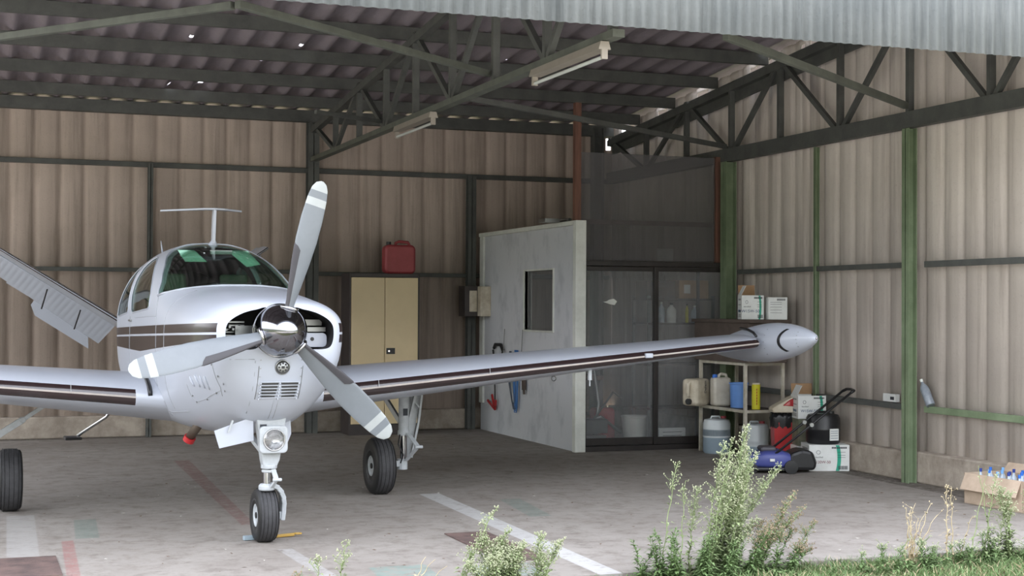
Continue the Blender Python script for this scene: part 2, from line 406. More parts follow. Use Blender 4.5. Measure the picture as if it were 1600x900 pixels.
col_(2.10, 18.30, 3.30, .06, .08, 'Y', hazed_green, 'thin green post on the back wall behind the cockpit roof antenna')
col_(6.20, 18.28, 3.30, .11, .10, 'Y', hazed_green, 'dark green post on the back wall beside the grey partition')
col_(8.12, 14.85, 3.25, .13, .14, 'X', green, 'green steel column at the right end of the glass doors')
col_(8.20, 13.13, 3.25, .045, .045, 'X', green, 'thin green post on the right wall behind the tip tank nose')
col_(8.13, 11.44, 3.25, .09, .11, 'X', green, 'broad bright green steel column halfway along the right wall')
col_(8.12, 8.95, 3.25, .14, .14, 'X', green, 'green steel column beyond the right edge at the opening')
col_(7.96, 18.2, 4.0, .14, .14, 'X', hazed_green, 'dark steel column in the far back corner above the glazed room')
def bar(name, a, b2, w_, h, m, label, cat='beam', group=None):
    o = obj(name, lambda bm: beam(bm, a, b2, w_, h), m, bevel=.004); tag(o, label, cat, group); return o
G = 'horizontal green wall rails'
bar('wall_rail', (XL, 18.36, 3.30), (8.2, 18.36, 3.30), .07, .06, hazed_green, 'upper green rail along the back wall just under the eave', 'rail', G)
bar('wall_rail', (XL, 18.36, 2.02), (4.02, 18.36, 2.02), .07, .05, hazed_green, 'lower green rail of the back wall left of the dark column', 'rail', G)
bar('wall_rail', (4.16, 18.36, 2.00), (8.2, 18.36, 2.00), .07, .05, hazed_green, 'lower green rail of the back wall behind the beige cabinet', 'rail', G)
bar('wall_rail', (8.22, 11.50, 2.0), (8.22, 14.78, 2.0), .05, .05, hazed_green, 'green rail at mid height of the right wall, left of the broad column', 'rail', G)
bar('wall_rail', (8.22, 8.9, 2.0), (8.22, 11.31, 2.0), .05, .055, hazed_green, 'green rail at mid height of the right wall, right of the broad column', 'rail', G)
bar('wall_rail', (8.22, 11.50, .68), (8.22, 14.78, .70), .05, .055, hazed_green, 'low green rail of the right wall behind the mower handle', 'rail', G)
bar('wall_rail', (8.22, 8.9, .68), (8.22, 11.31, .68), .05, .06, green, 'low green rail of the right wall above the carton of bottles', 'rail', G)
bar('eave_beam', (XL, 18.25, 3.97), (8.2, 18.25, 3.97), .12, .145, hazed_green, 'dark eave beam along the top of the back wall under the light gaps', 'beam')
G = 'roof purlins'
for i, (y, nm) in enumerate([(17.5, 'first'), (16.48, 'second'), (15.37, 'third'), (14.22, 'fourth'), (13.07, 'fifth'), (11.92, 'sixth'), (10.77, 'seventh'), (9.62, 'eighth')]):
    z = ROOF(y)-.075
    bar('roof_purlin', (XL, y, z), (8.25, y, z), .06, .13, hazed_green, nm+' dark roof purlin counted from the back wall', 'purlin', G)
# trusses
def truss(x, m, label, chord_h, zc, m2):
    t = thing('roof_truss', (x, 18.2, zc), label, 'truss')
    obj('bottom_chord', lambda bm: beam(bm, (0, 0, 0), (0, -9.2, 0), .09, chord_h), m2, t, bevel=.003)
    obj('top_chord', lambda bm: beam(bm, (0, 0, ROOF(18.2)-.26-zc), (0, -9.2, ROOF(9.0)-.26-zc), .08, .08), m, t, bevel=.003)
    ys = [0, 1.15, 2.27, 3.38, 4.45, 5.6, 6.75, 7.9, 9.1]
    if x > 8: obj('edge_plate', lambda bm: beam(bm, (.05, 0, ROOF(18.2)-.29-zc), (.05, -9.2, ROOF(9.0)-.29-zc), .03, .24), m, t)
    for i, y in enumerate(ys):
        if i: obj('web_post', lambda bm: beam(bm, (0, -y, 0), (0, -y, ROOF(18.2-y)-.2-zc), .06, .05), m, t)
        if i < len(ys)-1:
            y2 = ys[i+1]
            a, b2 = ((0, -y, ROOF(18.2-y)-.2-zc), (0, -y2, 0)) if i % 2 == 0 else ((0, -y, 0), (0, -y2, ROOF(18.2-y2)-.2-zc))
            obj('web_diagonal', lambda bm: beam(bm, a, b2, .045, .05), m, t)
    return t
truss(4.09, hazed_green, 'green lattice roof truss carrying the two fluorescent lamps', .055, 3.43, palegreen)
truss(8.14, hazed_green, 'dark lattice truss along the top of the right wall', .15, 3.33, hazed_green)
G = 'diagonal wind braces under the roof'
bar('wind_brace', (5.30, 9.75, 3.62), (8.1, 11.45, 3.46), .05, .06, palegreen, 'green diagonal brace running to the broad column on the right wall', 'brace', G)
bar('wind_brace', (1.62, 9.45, 3.52), (4.05, 11.5, 3.52), .05, .05, palegreen, 'green diagonal brace falling to the right above the propeller', 'brace', G)
bar('wind_brace', (1.60, 9.5, 3.52), (-.6, 12.3, 3.52), .05, .05, palegreen, 'green diagonal brace in the top left corner', 'brace', G)
bar('wind_brace', (3.25, 14.4, 3.52), (4.05, 14.9, 3.52), .04, .04, hazed_green, 'short faint brace beside the lattice truss behind', 'brace', G)
bar('wind_brace', (4.12, 12.45, 3.46), (8.05, 14.8, 3.42), .05, .05, hazed_green, 'dark diagonal brace above the clear panel of the store room', 'brace', G)
# fluorescent lamps
for y0, y1, lb in ((9.14, 10.46, 'white fluorescent batten hung on the truss near the opening'), (13.04, 14.27, 'white fluorescent batten hung on the truss nearer the back wall')):
    t = thing('fluorescent_lamp', (4.05, y0, 3.36), lb, 'lamp')
    L = y1-y0
    def f(bm): prism(bm, [(-.03, .035), (.03, .035), (.045, -.02), (-.045, -.02)], 'Y', 0, L)
    obj('housing', f, white_lamp, t)
    for yy in (0, L-.02): obj('tube_holder', lambda bm: box(bm, -.022, .022, yy, yy+.02, -.085, -.02), white_lamp, t)
    def f(bm): lathe(bm, [(.013, .02), (.013, L-.02)], 'Y', 14, (0, 0, -.068))
    obj('tube', f, tube_m, t, smooth=True, auto=40)

# ---------------------------------------------------------------- store room
def f_(bm):
    z0, z1, y0, y1 = 0, 2.53, 15.02, 18.2
    wy0, wy1, wz0, wz1 = 15.68, 16.60, 1.32, 2.02
    for a in ((y0, wy0, z0, z1), (wy1, y1, z0, z1), (wy0, wy1, z0, wz0), (wy0, wy1, wz1, z1)): box(bm, 6.32, 6.40, *a)
struct(obj('wall_partition', f_, plaster))
def f_(bm):
    box(bm, 6.28, 6.405, 14.93, 15.02, 0, 2.55); box(bm, 6.28, 6.42, 15.021, 18.2, 2.50, 2.55); box(bm, 6.29, 6.32, 18.05, 18.19, .35, 2.5)
struct(obj('trim_1', f_, white_trim, bevel=.006))
def f_(bm):
    for a in ((15.655, 15.68, 1.30, 2.04), (16.60, 16.625, 1.30, 2.04), (15.68, 16.6, 1.30, 1.32), (15.68, 16.6, 2.02, 2.04)): box(bm, 6.305, 6.41, *a)
wf = struct(obj('window_1', f_, white_trim, bevel=.003))
obj('pane', lambda bm: box(bm, 6.355, 6.361, 15.68, 16.6, 1.32, 2.02), vglass, wf)
def f_(bm): box(bm, 6.29, 6.36, 14.98, 15.05, 2.55, 3.85)
tag(obj('timber_post', f_, wood_red), 'red brown timber post standing on the white partition corner', 'post')
def f_(bm): box(bm, 8.04, 8.13, 15.0, 15.06, 2.09, 3.32)
tag(obj('timber_post', f_, wood_red), 'red brown timber batten at the right edge of the clear panel', 'post')
# glazed sliding doors
for i, (x0, x1, y, nm) in enumerate(((6.41, 7.33, 15.06, 'door_1'), (7.27, 8.20, 15.02, 'door_2'))):
    def f(bm):
        z1 = 2.05
        box(bm, x0, x0+.05, y-.02, y+.02, .06, z1); box(bm, x1-.05, x1, y-.02, y+.02, .06, z1)
        box(bm, x0+.05, x1-.05, y-.02, y+.02, .06, .14); box(bm, x0+.05, x1-.05, y-.02, y+.02, z1-.05, z1)
        if i == 1: box(bm, 7.83, 7.865, y+.03, y+.05, .1, z1)
    d = struct(obj(nm, f, alu, bevel=.003))
    obj('pane', lambda bm: box(bm, x0+.05, x1-.05, y-.003, y+.003, .14, 2.0), vglass, d)
def f_(bm): box(bm, 6.41, 8.22, 14.97, 15.09, 0, .055); box(bm, 6.41, 8.22, 14.97, 15.09, 2.055, 2.11); box(bm, 8.203, 8.24, 14.97, 15.09, .055, 2.055)
struct(obj('trim_2', f_, alu, bevel=.003))
tag(obj('glass_sticker', lambda bm: prism(bm, [(6.70, 1.66), (6.74, 1.68), (6.79, 1.69), (6.83, 1.66), (6.80, 1.62), (6.74, 1.63), (6.66, 1.655)], 'Y', 15.048, 15.053), white_trim), 'small white torn sticker on the left glass door', 'sticker')
pw = struct(obj('window_2', lambda bm: box(bm, 6.365, 8.04, 15.03, 15.045, 2.115, 3.31), poly_m))
def f_(bm): box(bm, 6.37, 8.04, 15.07, 15.12, 2.52, 2.57)
tag(obj('timber_rail', f_, wood_red), 'horizontal timber rail showing behind the clear panel', 'rail')
obj_s = obj('sheet_offcut', lambda bm: box(bm, 7.33, 7.53, 15.06, 15.066, 2.12, 2.26), white_trim); tag(obj_s, 'small pale offcut leaning behind the clear panel bottom edge', 'offcut')
tag(obj('ceiling_plank', lambda bm: (box(bm, 6.1, 6.28, 15.4, 15.6, 2.551, 2.59), lathe(bm, [(.02, 15.25), (.02, 15.75)], 'Y', 10, (6.34, 0, 2.573))), steel), 'loose metal tube lying on top of the grey partition', 'tube')

# things in the store room
def shelf_unit(name, loc, W, D, zs, m, label):
    t = thing(name, loc, label, 'shelf')
    for x, y in ((0, 0), (W, 0), (0, D), (W, D)): obj('upright', lambda bm: box(bm, x-.015, x+.015, y-.015, y+.015, 0, max(zs)+.03), m, t)
    for z in zs: obj('shelf_board', lambda bm: box(bm, -.015, W+.015, -.015, D+.015, z-.02, z), card_dark, t)
    return t
shelf_unit('shelf_unit', (7.32, 15.25, 0), .82, .40, [.45, .95, 1.42, 1.70], steel, 'steel storage shelves behind the right glass door')
def carton(loc, dx, dy, dz, rz, m, label, group=None, tape=True, name='carton'):
    t = thing(name, loc, label, 'box', rz, group)
    obj('carton_body', lambda bm: box(bm, -dx/2, dx/2, -dy/2, dy/2, 0, dz), m, t, bevel=.004)
    if tape: obj('tape', lambda bm: box(bm, -dx/2-.001, dx/2+.001, -.02, .02, dz, dz+.001), card_pale, t)
    return t
t = carton((7.92, 15.45, 1.70), .38, .3, .21, 0, card, 'brown cardboard box with a white label on the top shelf behind glass')
obj('address_label', lambda bm: box(bm, -.13, -.05, -.153, -.151, .06, .16), box_white, t)
carton((7.5, 15.45, 1.70), .36, .3, .2, 0, card_dark, 'darker brown cardboard box on the top shelf behind glass')
def bottle(loc, r, h, m, cm, label, group, name='bottle'):
    t = thing(name, loc, label, 'bottle', 0, group)
    obj('bottle_body', lambda bm: lathe(bm, [(r*.9, 0), (r, .01), (r, h*.62), (r*.75, h*.74), (r*.3, h*.84), (r*.28, h*.92)], 'Z', 18), m, t, smooth=True, auto=40)
    obj('cap', lambda bm: lathe(bm, [(r*.36, h*.9), (r*.36, h)], 'Z', 14), cm, t, smooth=True, auto=40)
    return t
G = 'bottles on the middle shelf behind glass'
bottle((7.53, 15.36, 1.42), .04, .24, clear_pl, white_trim, 'slim pale spray bottle on the shelf behind glass', G)
bottle((7.66, 15.36, 1.42), .055, .23, white_trim, black_pl, 'white bottle with black cap on the shelf behind glass', G)
bottle((7.86, 15.36, 1.42), .02, .22, yellow, black_pl, 'thin yellow bottle on the shelf behind glass', G)
bottle((7.96, 15.36, 1.42), .045, .2, clear_pl, white_trim, 'clear round bottle at the right of the shelf behind glass', G)
t = thing('workbench', (6.50, 15.9, 0), 'cluttered workbench behind the left glass door', 'bench')
obj('bench_top', lambda bm: box(bm, 0, .55, 0, 1.0, .74, .79), wood_red, t)
for x, y in ((.03, .03), (.52, .03), (.03, .97), (.52, .97)): obj('leg', lambda bm: box(bm, x-.025, x+.025, y-.025, y+.025, 0, .74), cab_dark, t)
obj('shelf_board', lambda bm: box(bm, .02, .53, .02, .98, .3, .33), wood_red, t)
carton((6.66, 16.05, .79), .3, .2, .09, .1, steel, 'grey metal toolbox on the workbench behind glass', tape=False, name='toolbox')
t = thing('bucket', (7.24, 15.45, 0), 'white plastic bucket on the floor behind the glass doors', 'bucket')
obj('bucket_body', lambda bm: lathe(bm, [(.12, 0), (.15, .33), (.158, .335), (.158, .35), (.14, .35), (.11, .02), (0, .02)], 'Z', 28), white_trim, t, smooth=True, auto=40)
t = thing('fuel_can', (7.02, 15.88, 0), 'red plastic can beside the white bucket behind glass', 'can')
obj('can_body', lambda bm: prism(bm, rpoly(-.13, .13, 0, .42, .05), 'Y', -.09, .09), redbin, t, bevel=.02)
t = carton((7.60, 15.22, 0), .34, .03, .22, 0, box_white, 'white printed box on the floor behind the right glass door', tape=False)
obj('print_lines', lambda bm: [box(bm, -.12, .12, -.017, -.0155, z, z+.006) for z in (.05, .09, .13, .17)], ink, t)
def f_(bm):
    tube(bm, [(0, 0, 0), (.1, .05, .5), (.05, .1, .95)], .018); tube(bm, [(0, 0, .3), (.30, .1, .62), (.4, .1, .55)], .014); tube(bm, [(-.2, .1, .2), (.1, 0, .35), (.4, .1, .15)], .02)
    box(bm, -.25, .15, -.05, .3, .0, .14)
o = obj('scrap_pile', f_, steel, smooth=True, auto=30); o.location = (6.70, 15.42, 0); tag(o, 'jumble of metal parts heaped on the floor behind the left glass door', 'scrap')
t = thing('storage_crate', (6.62, 15.35, .17), 'grey metal crate lying on the scrap heap behind the left glass door', 'crate', .2)
obj('crate_body', lambda bm: box(bm, -.16, .2, -.1, .1, 0, .16), steel, t, bevel=.01)
t = thing('machine_part', (6.62, 16.25, .79), 'dark machine with a handle standing on the workbench behind glass', 'machine')
obj('machine_body', lambda bm: (box(bm, -.1, .16, -.1, .1, 0, .18), lathe(bm, [(.07, .18), (.05, .30), (.02, .31)], 'Z', 16)), dark_in, t, bevel=.01)
obj('machine_handle', lambda bm: tube(bm, [(.0, 0, .3), (.12, 0, .42), (.2, 0, .40)], .01), steel, t)
# electrical box on the partition
t = thing('electrical_box', (6.16, 17.95, 1.47), 'cream electrical box beside the partition near the back wall', 'electrical box')
obj('backplate', lambda bm: box(bm, -.15, .10, 0, .25, 0, .39), cab_dark, t, bevel=.004)
obj('cover', lambda bm: box(bm, .02, .16, -.13, -.001, .0, .385), cream, t, bevel=.008)
obj('cover_panel', lambda bm: box(bm, -.09, .01, -.02, -.001, .06, .33), cream, t, bevel=.004)
# cables hung on the partition
def hang(y, z, cat, label, fn, m):
    o = obj(cat.replace(' ', '_'), fn, m, smooth=True, auto=50); o.location = (6.285, y, z); tag(o, label, cat); return o
hang(17.55, 1.05, 'jumper cable', 'black jumper cable hung on the partition nearest the back wall',
     lambda bm: (tube(bm, [(0, .08, 0), (0, .05, -.12), (0, -.1, -.16), (0, -.25, -.05), (0, -.3, .02)], .014), tube(bm, [(0, .05, .02), (0, 0, .07), (0, -.2, .07), (0, -.28, 0)], .02), tube(bm, [(0, .02, -.1), (0, .0, -.6), (0, -.02, -.72)], .009)), cord_black)
def clampf(bm): beam(bm, (0, 0, 0), (0, .12, .18), .02, .03); beam(bm, (0, 0, 0), (0, .28, .10), .018, .025); beam(bm, (0, 0, 0), (0, -.03, .12), .02, .03)
hang(17.55, .30, 'battery clamp', 'red battery clamp at the end of the hanging black cable', clampf, redbin)
hang(16.78, .82, 'cord', 'blue cord hanging in long loops on the partition',
     lambda bm: [tube(bm, [(0, .02*i, .25), (0, .05+.02*i, -.1), (0, .04+.01*i, -.42-.03*i), (0, -.02+.01*i, -.45-.02*i), (0, -.05+.015*i, -.1), (0, -.04+.02*i, .25)], .007, 8) for i in range(4)], rope_blue)
hang(16.98, .85, 'cable', 'dark cable bundle hanging left of the blue cord',
     lambda bm: [tube(bm, [(0, .02*i, .2), (0, .04+.02*i, -.15), (0, -.04, -.4), (0, -.1-.02*i, -.5), (0, -.15, -.3)], .009, 8) for i in range(3)], mat('slate_cable', '4c5563', .6))
hang(16.55, .8, 'tie-down strap', 'brown strap hanging right of the blue cord', lambda bm: (beam(bm, (0, 0, .2), (0, -.02, -.2), .03, .06), beam(bm, (0, 0, -.1), (0, -.03, -.25), .02, .03)), card_dark)
for yy, lb in ((17.25, 'thin steel rod sticking up on the partition left'), (16.62, 'thin steel rod sticking up on the partition right')):
    hang(yy, 1.12, 'rod', lb, lambda bm: tube(bm, [(0, 0, -.1), (0, -.04, .2)], .006, 8), steel)

# ---------------------------------------------------------------- cabinet and jerrycan
t = thing('storage_cabinet', (4.90, 17.98, 0), 'tall beige two door metal cabinet with a dark frame against the back wall', 'cabinet')
def f_(bm):
    box(bm, -.45, -.43, -.215, .215, 0, 2.0); box(bm, .43, .45, -.215, .215, 0, 2.0); box(bm, -.43, .43, -.215, .215, 1.955, 2.0); box(bm, -.43, .43, -.215, .215, 0, .13); box(bm, -.43, .43, .19, .215, .13, 1.955)
obj('cabinet_body', f_, cab_dark, t, bevel=.003)
for x0, x1 in ((-.427, -.003), (.003, .427)):
    d = obj('door', lambda bm: box(bm, x0, x1, -.225, -.19, .135, 1.95), beige, t, bevel=.004)
    if x0 > 0:
        h = obj('handle', lambda bm: (box(bm, .02, .13, -.232, -.2255, 1.0, 1.075)), black_pl, d)
        obj('lock', lambda bm: lathe(bm, [(.012, -.238), (.012, -.233)], 'Y', 14, (.052, 0, 1.037)), chrome, d)
def jerry(name, loc, rz, w_, d, h, m, capm, label, rx=0, group=None):
    t = thing(name, loc, label, 'jerrycan', rz, group)
    if rx: t.rotation_euler = (0, rx, rz)
    def f(bm):
        prism(bm, rpoly(-w_/2, w_/2, 0, h*.87, min(w_, h)*.16), 'Y', -d/2, d/2)
    b = obj('can_body', f, m, t, smooth=True, auto=35, bevel=d*.16)
    def f(bm): tube(bm, [(-w_*.12, 0, h*.8), (-w_*.1, 0, h*.93), (0, 0, h*.97), (w_*.3, 0, h*.95), (w_*.38, 0, h*.8)], d*.11, 12)
    obj('handle', f, m, t, smooth=True, auto=50)
    obj('cap', lambda bm: lathe(bm, [(d*.17, h*.83), (d*.17, h*.96)], 'Z', 16, (-w_*.33, 0, 0)), capm, t, smooth=True, auto=40)
    return t
t = jerry('jerrycan', (5.12, 17.92, 2.0), 0, .40, .18, .42, redpl, black_pl, 'red plastic jerrycan standing on the beige cabinet')

# ---------------------------------------------------------------- rack by the right wall
t = thing('metal_rack', (7.72, 13.74, 0), 'white painted metal rack with brown shelf under the tip tank', 'rack')
for x, y in ((0, 0), (.45, 0), (0, 1.0), (.45, 1.0)): obj('upright', lambda bm: box(bm, x-.016, x+.016, y-.016, y+.016, 0, 1.015), mat('rack_paint', 'cdc9bd', .5, col2='b3aa96', scale=9), t)
def f_(bm):
    for z in (.50, 1.0):
        for a in ((0, .45, -.012, .012), (0, .45, .988, 1.012), (-.012, .012, 0, 1.0), (.438, .462, 0, 1.0)): box(bm, *a, z-.015, z+.015)
obj('rack_rails', f_, MATS['rack_paint'], t)
obj('shelf_board', lambda bm: box(bm, .013, .437, .013, .987, .49, .517), card_dark, t)
def f_(bm): box(bm, 7.66, 8.16, 13.60, 14.82, 1.021, 1.46)
t = thing('wooden_chest', (7.91, 14.2, 1.017), 'dark brown chest lying on the rack behind the tip tank', 'chest')
obj('chest_body', lambda bm: box(bm, -.23, .23, -.60, .62, 0, .42), card_dark, t, bevel=.004)
obj('lid', lambda bm: box(bm, -.25, .25, -.66, .66, .42, .455), card_dark, t, bevel=.004)
# printed oil cartons: faces printed on -Y and -X sides
def oil_box(loc, dx, dy, dz, rz, label, big, bcol, flaps=False, arc=True, left=True):
    t = thing('oil_carton', loc, label, 'box', rz)
    def f(bm):
        e = .004
        if flaps:
            box(bm, -dx/2, dx/2, -dy/2, -dy/2+e, 0, dz); box(bm, -dx/2, dx/2, dy/2-e, dy/2, 0, dz); box(bm, -dx/2, -dx/2+e, -dy/2, dy/2, 0, dz); box(bm, dx/2-e, dx/2, -dy/2, dy/2, 0, dz); box(bm, -dx/2, dx/2, -dy/2, dy/2, 0, e)
        else: box(bm, -dx/2, dx/2, -dy/2, dy/2, 0, dz)
    obj('carton_body', f, box_white, t, bevel=.002)
    if flaps:
        def f(bm):
            beam(bm, (-dx*.1, dy/2, dz), (-dx*.1, dy/2+.02, dz+.11), dx*.75, .004, upv=(0, 1, 0))
        obj('open_flap', f, card, t)
        obj('side_flap', lambda bm: beam(bm, (-dx/2, 0, dz), (-dx/2+.05, 0, dz+.1), dy*.8, .004, upv=(1, 0, 0)), box_white, t)
    Mf = Matrix.Translation((0, -dy/2-.001, 0)) @ Matrix.Rotation(PI/2, 4, 'X')
    def at(u, v_): return Matrix.Translation((u*dx, -dy/2-.0012, v_*dz)) @ Matrix.Rotation(PI/2, 4, 'X')
    text('lettering', big, dz*(.15 if dz < .26 and dx > .35 else .17), at(-.2 if dx > .35 else -.1, .34), bcol, t)
    obj('print_lines', lambda bm: [box(bm, (.06+.038*i)*dx, (.088+.038*i)*dx, -dy/2-.0018, -dy/2-.0003, .86*dz, .93*dz) for i in range(10)]+[box(bm, .2*dx, .4*dx, -dy/2-.0018, -dy/2-.0003, z*dz, (z+.012)*dz) for z in (.72, .60, .52)], ink, t)
    text('lettering', 'AeroShell', dz*.075, at(-.25, .53), ink, t)
    obj('emblem', lambda bm: [tube(bm, [(-.27*dx+.05*dx*math.cos(a), -dy/2-.001, .72*dz+.07*dz*math.sin(a)) for a in [2*PI*i/18 for i in range(19)]], .0018, 6)], ink, t)
    obj('bar_code', lambda bm: [box(bm, (.22+.02*i)*dx, (.232+.02*i)*dx, -dy/2-.0015, -dy/2-.0003, .06*dz, .2*dz) for i in range(12)], ink, t)
    if arc:
        def f(bm):
            pts = [((.04 if dx > .35 else .14)+.16*math.cos(a), .5+.72*math.sin(a)) for a in [math.radians(-43+86*i/16) for i in range(17)]]
            for (u1, v1), (u2, v2) in zip(pts, pts[1:]):
                q = [(u1*dx, v1*dz), ((u1+.09)*dx, v1*dz), ((u2+.09)*dx, v2*dz), (u2*dx, v2*dz)]
                prism(bm, q, 'Y', -dy/2-.0012, -dy/2-.0002)
        obj('teal_arc', f, ink_teal, t)
    if left:
        Ml = Matrix.Translation((-dx/2-.0012, 0, .34*dz)) @ Matrix.Rotation(-PI/2, 4, 'Z') @ Matrix.Rotation(PI/2, 4, 'X')
        text('lettering', big, dz*.15, Ml, bcol, t)
        obj('print_lines', lambda bm: [box(bm, -dx/2-.0014, -dx/2-.0002, -dy*.3, dy*.3, z*dz, (z+.02)*dz) for z in (.1, .15, .2, .6, .8, .84)], ink, t)
    return t
R_ = math.radians
oil_box((8.01, 12.66, 0), .40, .34, .255, R_(-18), 'white oil carton with teal arc on the floor under the black drum', 'W120W-50', ink_red)
oil_box((7.85, 13.86, 1.473), .235, .26, .255, R_(-20), 'white oil carton with open tan flap, left one on the brown chest', 'W15W-50', ink_blue, flaps=True)
t = carton((8.04, 13.66, 1.473), .20, .22, .235, R_(-20), box_white, 'plain white carton with faint lines, right one on the brown chest', tape=False)
obj('print_lines', lambda bm: [box(bm, -.08, .04, -.1115, -.1103, z, z+.003) for z in (.07, .1, .13, .16, .18)], ink, t)
obj('lettering', lambda bm: [box(bm, -.01+.013*i, -.002+.013*i, -.1115, -.1103, .2, .22) for i in range(7)], ink, t)
carton((8.09, 13.12, 0), .30, .3, .20, R_(-14), box_white, 'low white carton on the floor behind the mower, lowest of its pile', tape=False)
carton((8.09, 13.12, .202), .27, .28, .27, R_(-14), mat('stained_carton', '8a8274', .8, col2='5e6a55', scale=9), 'stained grey green carton, middle of the pile beside the red bin', tape=False)
oil_box((8.09, 13.10, .474), .29, .28, .235, R_(-16), 'white oil carton with torn open top on the stained carton', 'W15W-50', ink_blue, flaps=True)
# black drum on the carton
def drum(loc, r, h, m, label, m2=None, lvl=0, lab=True, black=False):
    t = thing('plastic_drum', loc, label, 'drum')
    prof = [(r*.9, 0), (r, h*.05), (r, h*lvl)] if lvl else [(r*.9, 0), (r, h*.05)]
    nl = len(prof)-1
    prof += [(r, h*.45), (r*1.02, h*.47), (r, h*.5), (r, h*.84), (r*.9, h*.95), (r*.6, h*.98), (0, h*.98)]
    mis = [1 if (lvl and i <= 1) else 0 for i in range(len(prof)-1)]
    obj('drum_body', lambda bm: lathe(bm, prof, 'Z', 36, mis=mis), [m, m2 or m], t, smooth=True, auto=50)
    obj('handle', lambda bm: tube(bm, [(-r*.5, 0, h*.97), (-r*.42, 0, h*1.04), (r*.2, 0, h*1.04), (r*.28, 0, h*.97)], r*.07, 10), m, t, smooth=True)
    obj('cap', lambda bm: lathe(bm, [(r*.2, h*.97), (r*.2, h*1.05)], 'Z', 18, (r*.55, 0, 0)), black_pl if black else redpl, t, smooth=True, auto=40)
    return t
t = drum((8.0, 12.68, .256), .165, .30, black_pl, 'black plastic drum with white label standing on the floor carton', black=True)
obj('drum_label', lambda bm: box(bm, -.028, .07, -.172, -.163, .04, .155), box_white, t)
obj('print_lines', lambda bm: [box(bm, -.02, .06, -.1735, -.1722, z, z+.004) for z in (.06, .085, .11, .13)], ink_blue, t)
drum((7.77, 14.46, 0), .15, .385, drum_m, 'translucent white drum under the rack, left one', drum_liquid, .68)
drum((7.98, 13.98, 0), .145, .36, drum_m, 'translucent white drum under the rack, right one nearly empty', drum_liquid, .32)
# on the rack shelf
t = jerry('jerrycan', (7.74, 14.72, .66), R_(30), .30, .20, .33, cream, black_pl, 'dirty cream jerrycan lying on its side at the rack left end', rx=-PI/2+.0)
text('lettering', 'Dallant', .05, Matrix.Translation((.06, -.104, .12)) @ Matrix.Rotation(PI/2, 4, 'X'), ink, t)
t = jerry('jerrycan', (7.80, 14.43, .518), R_(-10), .20, .16, .36, mat('cream_white_plastic', 'cfcabf', .45, col2='bdb6a8', scale=8), bluecap, 'cream jerrycan with blue cap standing beside the blue bucket')
t = thing('bucket', (7.86, 14.13, .518), 'blue plastic bucket on the rack shelf', 'bucket')
obj('bucket_body', lambda bm: lathe(bm, [(.088, 0), (.098, .25), (.106, .255), (.106, .27), (.094, .27), (.082, .01), (0, .01)], 'Z', 32), bluepl, t, smooth=True, auto=40)
t = thing('sealant_tube', (7.90, 13.83, .518), 'tall yellow canister on the rack shelf behind the front post', 'canister')
obj('canister_body', lambda bm: lathe(bm, [(.045, 0), (.045, .26), (.04, .265)], 'Z', 24), yellow, t, smooth=True, auto=40)
obj('cap', lambda bm: lathe(bm, [(.043, .265), (.043, .28)], 'Z', 24), cream, t, smooth=True, auto=40)
obj('print_band', lambda bm: [box(bm, -.02+.0, -.012, -.047, -.043, .05+.03*i, .07+.03*i) for i in range(6)], redbin, t)
# red bin with black bag and the cream red lamp head on it
t = thing('waste_bin', (7.93, 13.34, 0), 'red plastic bin lined with a black bag beside the rack', 'bin', R_(-18))
def f_(bm):
    for i, (a, c, z) in enumerate(((.085, .075, 0), (.115, .1, .42))): pass
    q = [[bm.verts.new((sx*a, sy*c, z)) for sx, sy in ((-1, -1), (1, -1), (1, 1), (-1, 1))] for a, c, z in ((.085, .075, 0), (.105, .092, .42))]
    bm.faces.new(q[0])
    for i in range(4): bm.faces.new((q[0][i], q[0][(i+1) % 4], q[1][(i+1) % 4], q[1][i]))
obj('bin_body', f_, redbin, t, solid=.006)
def f_(bm):
    rings = []
    for j, (s, z) in enumerate(((1.03, .37), (1.06, .42), (1.1, .47), (1.0, .515), (.85, .50), (.75, .40))):
        ring = []
        for i in range(40):
            a = 2*PI*i/40; c_, s_ = math.cos(a), math.sin(a); kx = 1/max(abs(c_), abs(s_))**.85
            wob = 1+.05*math.sin(i*2.7+j)+.03*math.sin(i*5.1)
            ring.append(bm.verts.new((c_*kx*.108*s*wob, s_*kx*.095*s*wob, z+.015*math.sin(i*1.9))))
        rings.append(ring)
    for a_, b_ in zip(rings, rings[1:]):
        for i in range(40): bm.faces.new((a_[i], a_[(i+1) % 40], b_[(i+1) % 40], b_[i]))
obj('bin_bag', f_, black_pl, t, smooth=True)
t = thing('vehicle_lamp', (7.965, 13.28, .522), 'cream and red vehicle tail light lying on the red bin', 'light', R_(-18))
def f_(bm): prism(bm, [(-.18, 0), (.10, -.0), (.14, .03), (.15, .12), (.06, .18), (-.04, .13), (-.19, .045)], 'Y', -.09, .10)
obj('light_housing', f_, cream, t, bevel=.015)
def f_(bm): prism(bm, [(-.08, .075), (.12, .06), (.14, .12), (.06, .165), (-.01, .13)], 'Y', -.10, -.075)
obj('red_lens', f_, mat('red_lens_plastic', 'b01e28', .15, coat=.6), t, bevel=.008)

